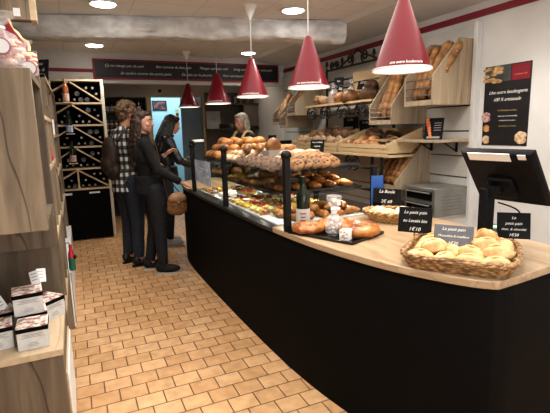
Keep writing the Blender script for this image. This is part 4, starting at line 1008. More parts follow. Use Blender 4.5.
# ================================================================== RIGHT WALL: BINS, RACK, SHELF, OVEN, POSTER
XW = 3.30
WIRE = pm('wire_grey', (.30, .29, .28), rough=.35, metal=.7)
def wood_bin(y0, y1, fx, zb, zf, zt, flat, label, rails=3, grp='wall baguette bins', lip=.045, nb=4, blabel='', L=.52, bx=XW, seed=0, lean=None, sc=1.0):
    t = thing('baguette_bin', label, 'bread bin', (bx, (y0+y1)/2, zb), 0, grp)
    w = (y1-y0)/2; X0 = fx-bx; H1 = zf-zb; H2 = zt-zb; th = .018
    poly = [(X0, 0), (0, 0), (0, H2), (-flat, H2), (X0, H1)]
    for s_ in (-1, 1):
        a = s_*w; b = a - s_*th
        mb = MB().prism([(x, z) for x, z in poly], 1, min(a, b), max(a, b)); mb.obj('side_panel', BINW, t, bevel=.002)
    MB().box(X0, 0, -w+th, w-th, 0, th).obj('bottom_board', BINW, t)
    MB().box(-th, 0, -w+th, w-th, th, H2).obj('back_board', BINW, t)
    MB().box(X0, X0+th, -w+th, w-th, th, lip).obj('front_lip', BINW, t)
    mb = MB()
    for k in range(rails):
        z = lip + (H1-lip)*(k+.6)/rails
        mb.cyl((X0+.006, -w+th, z), (X0+.006, w-th, z), .006, n=6)
    if rails: mb.obj('wire_rail', WIRE, t)
    for i in range(nb):
        f = (i+.5)/nb; y = (y0+y1)/2 - w + th + .03 + (2*w-2*th-.06)*f
        top = V((-flat*.55-.03-.02*(i % 2), 0, H2+.02*((i*7) % 3))); bot = V((X0+.06+.025*(i % 2), 0, th+.036))
        d = (top-bot).normalized(); ang = atan2(d.x, d.z)
        KBG[(i+seed) % 3].put((bx+bot.x, y, zb+bot.z), (0, ang, random.uniform(-.4, .4)), f'{blabel}, {ORD[i]} from the camera side', 'baguettes in the wall bins', (sc, sc, min(1.15, (top-bot).length/L)))
    return t
KBG = [kit1('baguette', baguette(s, .52, .036), [CRUST_B, CRUST_P], 'baguette') for s in (1, 5, 8)]
wood_bin(2.985, 3.345, 2.85, 1.665, 1.915, 2.235, .16, 'large oak baguette bin nearest the poster, highest on the wall', blabel='tall baguette leaning in the large bin nearest the poster', nb=5, seed=0, L=.56)
wood_bin(3.52, 3.885, 2.85, 1.508, 1.69, 2.08, .16, 'oak baguette bin next to and lower than the one nearest the poster', blabel='tall baguette leaning in the lower second bin from the poster', nb=5, seed=1, L=.56)
wood_bin(5.585, 5.845, 2.85, 1.668, 1.83, 2.12, .16, 'small oak bin beside the far end of the iron bread rack', nb=2, blabel='baguette in the small bin beyond the iron rack', seed=2)
wood_bin(5.88, 6.09, 2.85, 1.50, 1.66, 1.92, .16, 'far oak bin hanging lowest, second from the back corner', nb=2, blabel='baguette in the lowest far bin', seed=0)
wood_bin(6.12, 6.36, 2.85, 1.55, 1.70, 2.0, .16, 'farthest oak bin next to the back corner', nb=3, blabel='baguette in the farthest bin by the back corner', seed=1)
# lower bin behind the oval basket
wood_bin(3.45, 3.83, 2.85, .86, .93, 1.30, .12, 'oak bin of baguettes low on the wall beside the steel oven', rails=0, lip=.05, nb=5, blabel='dark baguette leaning in the low bin beside the oven', seed=2, L=.56)
# wall shelf
t = thing('wall_shelf', 'narrow pale wooden shelf on black brackets under the baguette bins', 'shelf', (XW, 3.41, 1.335))
MB().box(-.40, 0, -.44, .44, 0, .024).obj('shelf_board', BINW, t, bevel=.002)
for y in (-.30, .02, .30): MB().bar((-.012, y, -.10), (-.012, y, 0), .012, .02).bar((-.20, y, -.008), (0, y, -.008), .012, .014).bar((-.17, y, -.012), (-.015, y, -.09), .01, .01).obj('bracket', BLACK_MET, t)
# standing picture card with carrot-coloured photo
t = thing('picture_card', 'black standing card with an orange bread picture on the narrow wall shelf', 'sign', (3.02, 3.14, 1.359), -1.12)
Mx = frame((0, 0, 0), (1, 0, 0), (0, .20, 1))
def loc(mb, M):
    for i, p in enumerate(mb.v): mb.v[i] = M @ p
    return mb
loc(MB().box(-.085, .085, 0, .20, -.006, 0), Mx).obj('card_panel', SLATE, t)
mb = MB()
for k in range(7): mb.ell((-.065+.006*k, .185-.025*k, .001), (.022-.002*abs(k-2), .015, .001), 0, 10, 4)
loc(mb, Mx).obj('picture', pm('carrot_orange', (.55, .12, .03), (.75, .28, .10), scale=30, rough=.5), t)
mb = MB()
for k in range(4): mb.box(.0, .065, .15-.022*k, .156-.022*k, .0002, .001)
loc(MB().box(-.06, .06, .012, .03, .0002, .001), Mx).obj('footer_print', pm('dim_print', (.30, .30, .29), rough=.8), t, smooth=0); loc(mb, Mx).obj('lettering', pm('dim_print', (.30, .30, .29), rough=.8), t, smooth=0)
o = MB().box(-.05, .05, -.03, .03, 0, .03).box(-.04, .04, -.035, .0, .03, .036).obj('calculator', PLAS, None, (3.05, 3.68, 1.359), (0, 0, -.9)); tag(o, 'small flat black device lying on the far part of the narrow wall shelf', 'device')
# steel oven on a base cabinet
t = thing('base_cabinet', 'pale grey base cabinet under the steel oven against the slatted wall', 'cabinet', (3.1, 3.43, 0))
MB().box(-.22, .2, -.46, .46, .04, .64).obj('cabinet_box', SLAT, t, bevel=.003)
MB().box(-.24, .2, -.47, .47, .64, .665).obj('cabinet_top', STEEL, t, bevel=.003)
MB().box(-.19, .2, -.45, .45, 0, .04).obj('plinth', BLACK_MET, t)
for s_ in (-1, 1):
    d = MB().box(-.236, -.22, -.445 if s_ < 0 else .005, -.005 if s_ < 0 else .445, .05, .63).obj('cabinet_door', SLAT, t, bevel=.002)
    MB().bar((-.25, s_*.05, .42), (-.25, s_*.05, .54), .01, .01).obj('handle', STEEL, d)
t = thing('deck_oven', 'small two-deck stainless steel oven behind the oval basket', 'oven', (3.1, 3.16, .665))
MB().box(-.20, .2, -.20, .20, 0, .26).obj('oven_shell', pm('oven_grey', (.22, .215, .20), (.28, .275, .26), scale=5, rough=.4, metal=.5), t, bevel=.006)
for z0, z1 in ((.03, .115), (.15, .23)):
    d = MB().box(-.208, -.20, -.165, .165, z0, z1).obj('oven_door', pm('oven_glass', (.01, .01, .01), rough=.12), t, bevel=.002)
    MB().cyl((-.222, -.15, z1-.012), (-.222, .15, z1-.012), .007).cyl((-.222, -.13, z1-.012), (-.205, -.13, z1-.012), .005).cyl((-.222, .13, z1-.012), (-.205, .13, z1-.012), .005).obj('handle', STEEL, d)
mb = MB()
for k in range(5): mb.box(-.12, .12, -.2025, -.20, .06+.03*k, .066+.03*k)
mb.obj('side_vents', pm('vent_dark', (.16, .155, .15), rough=.6), t)
# poster
t = thing('wall_poster', 'black bakery poster with bread photos and a red corner on the white wall', 'poster', (XR-.006, 2.67, 1.305))
PW, PH = .435, .67
Mp = frame((0, PW/2-.01, 0), (0, -1, 0), (0, 0, 1))
loc(MB().box(0, PW, 0, PH, -.012, 0), Mp).obj('poster_panel', pm('poster_black', (.014, .014, .016), (.02, .02, .022), scale=12, rough=.35), t, bevel=.002)
loc(MB().box(PW*.60, PW*.975, PH*.80, PH*.985, .0002, .001), Mp).obj('red_corner', pm('poster_red', (.24, .012, .03), rough=.4), t)
loc(MB().box(PW*.0, PW*.58, PH*.80, PH*.995, .0002, .0006), Mp).obj('photo_backdrop', pm('photo_grey', (.04, .04, .045), (.09, .09, .09), scale=9, rough=.5), t)
mb = MB(); Rr = random.Random(5)
for k in range(16): mb.ell((PW*Rr.uniform(.02, .36), PH*Rr.uniform(.78, .985), .001), (.034, .015, .001), 0, 10, 4, M=Matrix.Identity(4))
loc(mb, Mp).obj('bread_photo', pm('photo_bread', (.30, .15, .05), (.68, .46, .22), scale=25, rough=.5), t)
for nm, (cx_, cy_, r_) , c1, c2 in (('photo_plate', (.08, .36, .11), (.55, .5, .46), (.35, .06, .05)), ('photo_tart', (.10, .215, .075), (.5, .16, .05), (.7, .45, .2)), ('photo_rolls', (.10, .07, .09), (.5, .3, .14), (.7, .55, .4)), ('photo_basket', (.88, .10, .13), (.45, .28, .14), (.75, .6, .42))):
    mb = MB()
    for k in range(7):
        a = k*2*pi/7; q = 0 if k == 0 else .45
        mb.ell((PW*(cx_+q*r_*cos(a)), PH*cy_+PW*q*r_*sin(a), .0012), (PW*r_*.62, PW*r_*.5, .001), 0, 12, 4)
    loc(mb, Mp).obj(nm, pm(nm, c1, c2, scale=40, rough=.5), t)
def ptext(tx, x, y, s_, m, **k): lettering(tx, s_, m, t, Mp @ Matrix.Translation((PW*x, PH*y, .0016)), **k)
PWH = pm('print_white', (.85, .84, .82), rough=.6); PGO = pm('print_gold', (.55, .38, .14), rough=.5); PRO = pm('print_rose', (.62, .25, .22), rough=.6)
ptext('Une autre boulangerie', .53, .665, .040, PWH, shear=.45); ptext('100 % artisanale', .52, .575, .040, PWH, shear=.45)
ptext("La Fournée d'Or", .79, .865, .017, PGO)
ptext('Des fabrications sur place,', .55, .44, .017, PGO); ptext('votre pain, vos viennoiseries', .56, .37, .016, PWH); ptext('et desserts de la maison', .56, .315, .016, PWH); ptext('tous les jours de l\'année', .57, .245, .017, PGO)
# ---------------- wrought-iron bread rack
t = thing('iron_bread_rack', 'black wrought-iron bread rack with wooden shelves and scrolled top', 'bread rack', (3.2, 4.6, 0))
def RK(mb): 
    for i, p in enumerate(mb.v): mb.v[i] = p - V((3.2, 4.6, 0))
    return mb
RK(MB().box(2.90, 3.25, 3.92, 5.38, 1.755, 1.78)).obj('shelf_board', BIRCH, t, bevel=.002)
RK(MB().box(2.78, 3.25, 3.46, 5.62, 1.185, 1.21)).obj('shelf_board', BIRCH, t, bevel=.002)
for (x, y, z0, z1) in ((3.23, 3.95, 1.21, 2.26), (3.23, 4.65, 1.21, 1.755), (3.23, 5.36, 1.21, 2.26), 
                       (2.82, 3.62, 0, 1.185), (2.82, 3.78, 0, 1.185), (2.82, 5.58, 0, 1.185), (3.23, 3.62, 0, 1.185), (3.23, 5.58, 0, 1.185)):
    RK(MB().box(x-.011, x+.011, y-.011, y+.011, z0, z1)).obj('post', IRON, t)
def spiral(c, r, turns, sgn, start, yd=1):
    pts = []
    for i in range(36):
        f = i/35; a = start+sgn*2*pi*turns*f; rr = r*(1-f*.85)
        pts.append((c[0], c[1]+yd*rr*cos(a), c[2]+rr*sin(a)))
    return pts
def scroll(nm, c, r, turns, sgn, start): RK(MB().tube(spiral(c, r, turns, sgn, start), .0105, 6)).obj(nm, IRON, t)
for y in (4.08, 4.45, 4.85, 5.2):
    scroll('lower_scroll', (2.92, y, 1.665), .085, 1.6, 1, pi/2); scroll('lower_scroll', (2.92, y+.09, 1.665), .075, 1.5, -1, pi/2)
for y in (4.1, 4.6, 5.1):
    scroll('front_scroll', (2.82, y, 1.09), .09, 1.6, 1, pi/2); scroll('front_scroll', (2.82, y+.1, 1.09), .09, 1.6, -1, pi/2)
RK(MB().box(3.222, 3.238, 3.95, 5.36, 1.978, 1.997).box(3.222, 3.238, 3.95, 5.36, 2.078, 2.097).box(3.222, 3.238, 3.95, 5.36, 2.23, 2.252)).obj('cross_bar', IRON, t)
RK(MB().tube([(3.23, 5.05, 2.25), (3.23, 4.72, 2.37), (3.23, 4.65, 2.42)], .011, 6).tube([(3.23, 4.25, 2.25), (3.23, 4.58, 2.37), (3.23, 4.65, 2.42)], .011, 6)).obj('pediment', IRON, t)
for y, s_ in ((4.50, 1), (4.80, -1)): scroll('top_scroll', (3.23, y, 2.32), .075, 1.7, s_, -pi/2)
for y, s_ in ((5.22, 1), (5.12, -1), (4.06, 1), (4.16, -1)): scroll('top_scroll', (3.23, y, 2.30), .05, 1.5, s_, -pi/2)
for y in (3.95, 4.98, 5.36, 4.32):
    RK(MB().cyl((3.23, y, 2.24), (3.23, y, 2.33), .008).lathe([(0, 0), (.012, .0), (.02, .02), (.012, .045), (0, .06)], 10, c=(3.23, y, 2.315)).bar((3.23, y-.035, 2.31), (3.23, y+.035, 2.31), .012, .012)).obj('finial', IRON, t)
# crates on the lower shelf
def crate(y0, y1, label):
    t = thing('bread_crate', label, 'crate', (3.0, (y0+y1)/2, 1.21), 0, 'pale crates on the iron rack'); w = (y1-y0)/2
    MB().box(-.21, .23, -w, w, 0, .012).obj('crate_floor', CRATEW, t)
    for z in (.015, .062): MB().box(-.215, -.203, -w, w, z, z+.04).obj('front_slat', CRATEW, t)
    MB().box(.218, .23, -w, w, .012, .26).obj('crate_back', CRATEW, t)
    for a, b in ((-w, -w+.014), (w-.014, w)):
        MB().prism([(-.205, 0), (.22, 0), (.22, .26), (.05, .20), (-.205, .11)], 1, a, b).obj('side_board', CRATEW, t)
    for y in (-w+.02, w-.02): MB().box(-.203, -.18, y-.012, y+.012, .012, .115).obj('corner_post', CRATEW, t)
crate(4.42, 5.58, 'long pale wooden crate of dark rustic loaves on the iron rack'); crate(3.50, 4.38, 'pale wooden crate of orange rolls on the near half of the iron rack')
KRU = [kit1('rustic_loaf', batard(s, .24, .06), [CRUST_R, SUGAR], 'loaf') for s in (3, 7)]
KDK = kit1('dark_loaf', batard(11, .30, .075), [CRUST_D, CRUST_R], 'loaf')
KOR = kit1('orange_roll', roll(17, (.085, .075, .06), .08), [CRUST_O], 'roll')
i = 0
for (y, x, z, a, b) in ((5.48, 2.89, .05, 1.2, .5), (5.36, 2.90, .05, 1.7, .2), (5.2, 2.89, .04, .5, 0), (5.02, 2.89, .05, 1.5, .2), (4.86, 2.88, .05, 1.3, .3), (4.66, 2.88, .05, 1.8, .2), (4.52, 2.9, .05, 1.4, .3)):
    KRU[i % 2].put((x, y, 1.222+z), (0, -b, a), f'floury rustic loaf in the front of the long crate, {ORD[i]} from its far end', 'rustic loaves in the long crate', 1.0); i += 1
for k, (y, x, z, a) in enumerate(((5.42, 3.06, .12, 1.4), (5.22, 3.06, .12, 1.7), (5.0, 3.06, .13, 1.2), (4.8, 3.06, .13, 1.6), (4.6, 3.06, .12, 1.5))):
    (KDK if k > 1 else KRU[k]).put((x, y, 1.222+z), (0, -.35, a), f'dark rustic loaf in the back of the long crate, {ORD[k]} from its far end', 'rustic loaves in the long crate', 1.0)
for k, (y, x, z) in enumerate(((4.27, 2.89, .04), (4.12, 2.90, .04), (3.97, 2.89, .035), (4.2, 3.02, .075), (4.03, 3.03, .075), (3.85, 2.9, .03))):
    KOR.put((x, y, 1.222+z), (0, 0, k*1.1), f'orange round roll in the near pale crate, {ORD[k]} from its far end', 'orange rolls in the near crate', .95)
for k, (y, x, z) in enumerate(((3.66, 2.98, .04), (3.82, 3.1, .09), (4.15, 3.13, .12))):
    KDK.put((x, y, 1.222+z), (0, -.1, 1.2+.2*k), f'large dark loaf at the back of the near pale crate, {ORD[k]} from the camera', 'dark loaves in the near crate', 1.0)
# on the upper shelf
o = MB().box(-.012, 0, -.22, .22, 0, .27).obj('plank_board', CRATEW, None)
bpy.data.objects.remove(o)
t = thing('wooden_box', 'pale slatted wooden box standing upright at the back of the upper rack shelf', 'box', (3.13, 4.27, 1.78), .0)
for z in (.0, .115, .23): MB().box(-.05, -.04, -.25, .25, z+.004, z+.105).obj('box_slat', CRATEW, t)
MB().box(-.04, .05, -.25, -.235, 0, .34).box(-.04, .05, .235, .25, 0, .34).box(-.04, .05, -.235, .235, .33, .34).box(-.04, .05, -.235, .235, 0, .008).obj('box_frame', CRATEW, t)
us = [('pale_loaf', KRU[0], (2.995, 5.20, 1.795), (0, 0, .9), 'floury loaf at the far end of the upper rack shelf', 1.0), ('', KRU[1], (2.98, 5.02, 1.79), (0, -.2, 1.9), 'floury loaf beside the far end of the upper rack shelf', .9),
      ('', KOR, (2.98, 4.42, 1.783), (0, -.3, 0), 'split orange loaf in the middle of the upper rack shelf', (1.2, 1.5, 1.35)), ('', KOR, (2.99, 4.62, 1.783), (0, -.2, 1), 'round orange loaf left of the middle of the upper rack shelf', (1.1, 1.2, 1.25)),
      ('', KDK, (3.0, 4.10, 1.785), (0, 0, 1.45), 'long dark loaf at the near end of the upper rack shelf', (1.15, 1.05, 1.0)), ('', KDK, (3.02, 4.08, 1.885), (0, 0, 1.3), 'dark loaf stacked on the long dark loaf of the upper rack shelf', (.8, .85, .85))]
for _, K_, p, r, lab, s_ in us: K_.put(p, r, lab, 'loaves on the upper rack shelf', s_)
def cello_bag(x, y, z, h, label):
    t = thing('bread_bag', label, 'bag', (x, y, z), random.uniform(0, 3), 'clear bread bags on the upper rack shelf')
    MB().lathe([(0, 0), (.05, 0), (.06, .02), (.055, h*.5), (.02, h*.72), (.014, h*.76), (.035, h)], 16, wob=.3, seed=y*7).obj('clear_film', CELLO, t, smooth=0)
    MB().ell((0, 0, h*.28), (.045, .045, h*.26), 0, 12, 8, .2, 3, int(y*9)).obj('bread', CRUST, t)
    MB().cyl((0, 0, h*.72), (0, 0, h*.77), .018).obj('tie', RED_TRIM, t)
cello_bag(2.98, 4.80, 1.78, .24, 'clear bag of toasts on the upper rack shelf, left of the orange loaves'); cello_bag(3.08, 4.92, 1.78, .27, 'tall clear bag of toasts on the upper rack shelf, second from its far end'); cello_bag(3.06, 4.52, 1.78, .27, 'clear bag behind the orange loaves on the upper rack shelf')
chalk_sign((3.02, 4.74, 2.0), .15, .09, (.3, -.95), ['Pain'], 'black chalk sign held above the clear bags on the upper rack shelf', stake=.22, tilt=.05, sz=.03)
chalk_sign((2.97, 4.15, 1.90), .19, .10, (.3, -.95), ['Le pain', '4€'], 'black chalk sign in front of the dark loaves on the upper rack shelf', stake=.12, tilt=.3, sz=.045)
chalk_sign((2.97, 4.63, 1.905), .08, .08, (.3, -.95), ['Bio'], 'small black chalk sign stuck in the left orange loaf', stake=.08, tilt=.2, sz=.04)
chalk_sign((3.2, 4.40, 1.43), .24, .14, (.2, -.98), ['Le Seigle', '3€'], 'black chalk sign behind the loaves of the lower rack shelf', stake=.22, tilt=.0, sz=.04)
chalk_sign((3.2, 4.75, 1.46), .24, .15, (.2, -.98), ['Le Bio', '3€40'], 'black chalk sign behind the dark loaves of the long crate', stake=.25, tilt=.0, sz=.04)
# dark equipment at the far end of the counter (seen past the loaves)
t = thing('back_counter', 'low dark side counter along the wall behind the barista', 'counter', (2.92, 6.2, 0))
MB().box(-.30, .375, -.48, .48, .08, .86).obj('cabinet_box', BLACK_LAM, t); MB().box(-.32, .375, -.50, .50, .86, .9).obj('counter_top', STEEL, t, bevel=.003); MB().box(-.28, .37, -.46, .46, 0, .08).obj('plinth', BLACK_MET, t)
t = thing('coffee_grinder', 'black coffee grinder with a hopper behind the bread at the far end', 'grinder', (2.70, 6.05, 0.9), .3)
MB().box(-.07, .07, -.09, .09, 0, .38).obj('grinder_body', PLAS, t, bevel=.015)
MB().lathe([(.03, .38), (.06, .46), (.06, .50), (0, .50)], 16).obj('hopper', pm('smoked_plastic', (.03, .03, .03), rough=.15), t)
t = thing('display_stand', 'black angled display stand beside the coffee grinder', 'stand', (2.84, 5.90, 0.9), .1)
MB().prism([(-.10, 0), (.12, 0), (.02, .42), (-.03, .42)], 0, -.1, .1).obj('angled_panel', PLAS, t, bevel=.008)
# ================================================================== LEFT DISPLAY FURNITURE
XF = -0.125      # plane of the aisle side
# low table block
t = thing('display_table', 'low oak display table with a pale top in the near left corner', 'table', (-.45, 2.32, 0))
def LT(mb, o=V((-.45, 2.32, 0))):
    for i, p in enumerate(mb.v): mb.v[i] = p - o
    return mb
LT(MB().box(XL+.005, XF, 2.0, 2.615, .555, .585)).obj('table_top', OAK_L, t, bevel=.002)
LT(MB().box(XL+.005, XF-.004, 2.006, 2.03, 0, .555)).obj('front_panel', OAK_D, t)
LT(MB().box(XF-.03, XF-.004, 2.03, 2.615, 0, .555)).obj('side_panel', OAK, t)
LT(MB().box(XF-.004, XF+.003, 2.06, 2.60, .07, .44)).obj('drawer_front', OAK_L, t, bevel=.002)
LT(MB().box(XF+.003, XF+.009, 2.07, 2.59, .08, .425)).obj('white_panel', WHITE_P, t, bevel=.002)
# upper cubby box
t = thing('hanging_cubby', 'large cracked oak cubby box hanging above the low table', 'cabinet', (-.45, 2.3, 1.11))
def LU(mb, o=V((-.45, 2.3, 1.11))):
    for i, p in enumerate(mb.v): mb.v[i] = p - o
    return mb
LU(MB().box(XL+.005, XF, 2.0, 2.03, 1.11, 1.755)).obj('front_panel', OAK, t, bevel=.003)
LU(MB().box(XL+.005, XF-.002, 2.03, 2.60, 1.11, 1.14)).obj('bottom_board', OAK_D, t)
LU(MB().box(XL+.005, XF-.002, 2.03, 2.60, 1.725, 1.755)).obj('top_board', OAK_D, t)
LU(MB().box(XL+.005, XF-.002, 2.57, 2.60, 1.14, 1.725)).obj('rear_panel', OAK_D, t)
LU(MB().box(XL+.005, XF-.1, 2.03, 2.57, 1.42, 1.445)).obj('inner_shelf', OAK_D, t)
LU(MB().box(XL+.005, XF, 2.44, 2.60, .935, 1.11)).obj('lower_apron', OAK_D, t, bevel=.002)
# tall unit behind
t = thing('tall_display_shelf', 'tall oak display shelf behind the cubby box, open towards the aisle', 'shelf', (-.45, 3.1, 0))
def LS(mb, o=V((-.45, 3.1, 0))):
    for i, p in enumerate(mb.v): mb.v[i] = p - o
    return mb
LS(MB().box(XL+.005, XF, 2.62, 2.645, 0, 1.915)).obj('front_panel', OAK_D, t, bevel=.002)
for y in (3.0, 3.38): LS(MB().box(XL+.005, XF-.004, y, y+.022, .46, 1.60)).obj('divider', OAK, t)
for z in (.46, .92, 1.30, 1.58): LS(MB().box(XL+.005, XF-.002, 2.645, 3.60, z, z+.022)).obj('shelf_board', OAK_L, t)
LS(MB().box(XL+.005, XL+.03, 2.645, 3.60, 0, 1.6)).obj('rear_panel', OAK_L, t)
LS(MB().box(XL+.005, XF, 3.60, 3.625, 0, 1.70)).obj('end_panel', OAK, t)
# far unit with white base
t = thing('far_display_shelf', 'far oak display shelf on a white base, just before the wine rack', 'shelf', (-.48, 4.6, 0))
def L3(mb, o=V((-.48, 4.6, 0))):
    for i, p in enumerate(mb.v): mb.v[i] = p - o
    return mb
L3(MB().box(XL+.005, -.115, 3.63, 5.6, 0, .44)).obj('white_base', WHITE_P, t, bevel=.003)
L3(MB().box(-.116, -.112, 3.66, 3.675, .02, .43).box(-.17, -.16, 3.627, 3.631, .02, .43)).obj('black_line', BLACK_MET, t)  # plain black strips on the white base
L3(MB().box(XL+.005, -.14, 3.63, 3.655, .44, 1.92)).obj('side_panel', OAK, t); L3(MB().box(XL+.005, -.14, 5.57, 5.595, .44, 1.92)).obj('side_panel', OAK, t)
for y in (4.28, 4.92): L3(MB().box(XL+.03, -.15, y, y+.022, .44, 1.92)).obj('divider', OAK, t)
for z in (.80, 1.15, 1.47, 1.90): L3(MB().box(XL+.005, -.14, 3.63, 5.595, z, z+.022)).obj('shelf_board', OAK_L, t)
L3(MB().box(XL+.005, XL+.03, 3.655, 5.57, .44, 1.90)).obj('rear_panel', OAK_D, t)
# overhead cabinet
t = thing('overhead_cabinet', 'oak overhead cabinet at the top left corner above the bags of macaroons', 'cabinet', (-.5, 3.0, 2.11))
for nm, b_, m_ in (('front_panel', (XL+.005, -.14, 2.72, 2.745, 2.085, 2.60), OAK), ('side_panel', (-.14, -.112, 2.72, 2.84, 2.085, 2.60), OAK_L), ('bottom_board', (XL+.005, -.14, 2.745, 2.84, 2.095, 2.115), OAK_D), ('rear_panel', (XL+.005, -.14, 2.82, 2.84, 2.115, 2.6), OAK_D)):
    mb = MB().box(*b_)
    for i, p in enumerate(mb.v): mb.v[i] = p - V((-.5, 3.0, 2.11))
    mb.obj(nm, m_, t)
# ---------------- bags of pink macaroons on the cubby box
MAC = pm('macaroon_pink', (.55, .24, .16), (.74, .42, .30), scale=14, rough=.7, bump=.2)
ROSE_RING = pm('label_ring', (.35, .16, .22), rough=.6)
def cookie_bag(x, y, h, w, label, seed, lab_at, rz=0):
    t = thing('macaroon_bag', label, 'bag', (x, y, 1.756), rz, 'clear bags of pink macaroons')
    mb = MB(); Rr = random.Random(seed)
    for k in range(34):
        z = .025+Rr.random()*h*.42; q = w*.72*(1-.3*z/h)
        a = Rr.random()*6.3; mb.ell((q*cos(a)*Rr.uniform(.3, 1), .72*q*sin(a)*Rr.uniform(.3, 1), z), (.03, .026, .018), 0, 10, 6, M=None)
    mb.obj('macaroons', MAC, t)
    MB().lathe([(0, 0), (w*.9, 0), (w, .02), (w*.98, h*.42), (w*.66, h*.62), (w*.20, h*.72), (w*.17, h*.76), (w*.5, h*.86), (w*.9, h)], 20, wob=.3, seed=seed, M=Matrix.Diagonal((1, .75, 1, 1))).obj('clear_film', CELLO, t, smooth=0)
    MB().tube([(w*.2*cos(a), .75*w*.2*sin(a), h*.74) for a in [2*pi*i/14 for i in range(14)]], .006, 6, 0, True).obj('tie', MATS['paper_white'], t)
    lx, lz = lab_at
    d = MB().cyl((lx, -w*.78, lz), (lx, -w*.80, lz), .030, n=24).obj('round_label', MATS['paper_white'], t)
    MB().tube([(lx+.03*cos(a), -w*.80, lz+.03*sin(a)) for a in [2*pi*i/28 for i in range(28)]], .0035, 6, 0, True).obj('label_ring', ROSE_RING, d)
    return t
b = cookie_bag(-.222, 2.12, .22, .075, 'clear bag of pink macaroons with a white hang tag, on the cubby box', 3, (.005, .085))
MB().cbox((.07, -.05, .215), (.024, .002, .03)).obj('hang_tag', MATS['paper_white'], b)
cookie_bag(-.40, 2.16, .25, .085, 'clear bag of pink macaroons cut by the left edge of the picture', 5, (-.03, .09))
b = cookie_bag(-.165, 2.30, .15, .05, 'smaller clear bag of pink macaroons behind the front bags, nearest the aisle', 7, (.02, .03))
t = thing('red_paper_bag', 'dark red paper bag with a cream scalloped edge standing behind the macaroons', 'bag', (-.215, 2.72, 1.916), 0)
MB().prism([(-.07, 0), (.04, 0), (.04, .05), (0, .10), (-.03, .16), (-.07, .09)], 1, -.03, .03).obj('red_bag', pm('deep_red_paper', (.22, .012, .02), rough=.6), t, bevel=.003)
MB().tube([(.044, 0, .0), (.05, 0, .03), (.046, 0, .055), (.02, 0, .07), (.004, 0, .10), (-.02, 0, .12), (-.03, 0, .165)], .011, 8).obj('cream_edge', pm('cream_felt', (.75, .55, .30), rough=.8), t)
# little sign, dark cartons, roll and bits on the far shelf
t = thing('shelf_sign', 'black notice board with chalk words leaning on the far shelf at left', 'sign', (-.215, 4.2, 1.923), -.5)
Ms = frame((0, 0, 0), (1, 0, 0), (0, .22, 1))
loc(MB().box(-.085, .085, 0, .185, -.01, 0), Ms).obj('slate_board', SLATE, t)
for i, w_ in enumerate(('Nos', 'Vins &', 'Cidres')): lettering(w_, .042, pm('chalk_dim', (.4, .36, .3), rough=.9), t, Ms @ Matrix.Translation((0, .15-.05*i, .001)))
for k, (x, y, z, d, lab) in enumerate(((-.245, 4.75, 1.923, (.20, .26, .10), 'dark carton lying on the far left shelf below the red stripe'), (-.245, 4.74, 2.024, (.17, .22, .07), 'smaller dark carton stacked on the dark carton of the far left shelf'))):
    t = thing('carton', lab, 'box', (x, y, z), .08*k)
    MB().box(-d[0]/2, d[0]/2, -d[1]/2, d[1]/2, 0, d[2]).obj('carton_box', pm('carton_dark', (.03, .025, .022), (.06, .05, .045), rough=.6), t, bevel=.003)
    MB().box(d[0]*.3, d[0]/2+.001, -d[1]/2-.001, d[1]/2+.001, d[2]*.35, d[2]*.65).obj('paper_band', pm('band_beige', (.35, .28, .2), rough=.7), t)
t = thing('paper_roll', 'white paper roll on the far left shelf below the cartons', 'roll', (-.20, 4.65, 1.493), 0)
MB().lathe([(.02, 0), (.055, 0), (.055, .14), (.02, .14)], 20, close=True).obj('roll', MATS['paper_white'], t)
MB().lathe([(0, .001), (.02, .001), (.02, .139), (0, .139)], 14).obj('core', pm('card_brown', (.3, .2, .12), rough=.8), t)
t = thing('red_ornament', 'small red and white ornament in the tall oak shelf', 'ornament', (-.16, 3.32, 1.323))
MB().lathe([(0, 0), (.025, 0), (.03, .03), (.018, .06), (.026, .08), (.012, .11), (0, .115)], 14).obj('figure', pm('ornament_red', (.5, .02, .03), rough=.4), t)
MB().ell((0, -.02, .08), (.016, .01, .02)).obj('white_patch', MATS['paper_white'], t)
t = thing('tinsel_bottle', 'red and green wrapped bottle hanging at the corner of the tall oak shelf', 'bottle', (-.096, 3.60, .47)); t.scale = (.72, .72, .8)
MB().tube([(-.045, 0, .26), (-.02, 0, .275), (0, 0, .25)], .004, 6).obj('hook', BLACK_MET, t)
MB().lathe([(0, 0), (.03, 0), (.034, .01), (.033, .12)], 16).obj('green_wrap', pm('wrap_green', (.01, .10, .07), (.02, .16, .11), scale=40, rough=.4), t)
MB().lathe([(.033, .12), (.03, .16), (.015, .21), (.017, .25), (0, .252)], 16).obj('red_wrap', pm('wrap_red', (.35, .015, .03), (.5, .03, .05), scale=40, rough=.4), t)
MB().ell((.03, -.015, .13), (.022, .012, .022)).obj('dark_knot', BLACK_MET, t)
# ---------------- white printed gift boxes on the low table
PRB = pm('box_print', (.52, .51, .49), (.60, .59, .57), scale=30, rough=.55)
FLOR = pm('floral_lid', (.75, .68, .62), (.30, .15, .12), scale=45, rough=.55, lo=.42, hi=.56)
def giftbox():
    t = thing('gift_box', '', 'box')
    MB().box(-.06, .06, -.06, .06, 0, .088).obj('carton', PRB, t, bevel=.0015)
    MB().box(-.0625, .0625, -.0625, .0625, .080, .099).obj('black_band', BLACK_LAM, t, bevel=.0015)
    MB().box(-.0615, .0615, -.0615, .0615, .099, .103).obj('floral_lid', FLOR, t)
    mb = MB()
    for k, (y, w) in enumerate(((.068, .04), (.062, .03), (.056, .045), (.03, .015), (.022, .022), (.015, .018))): mb.box(-w, w, -.0608, -.0600, y-.0015, y+.0012)
    mb.obj('print', pm('faint_print', (.32, .32, .33), rough=.7), t, smooth=0)
    return Kit(t)
KX = giftbox()
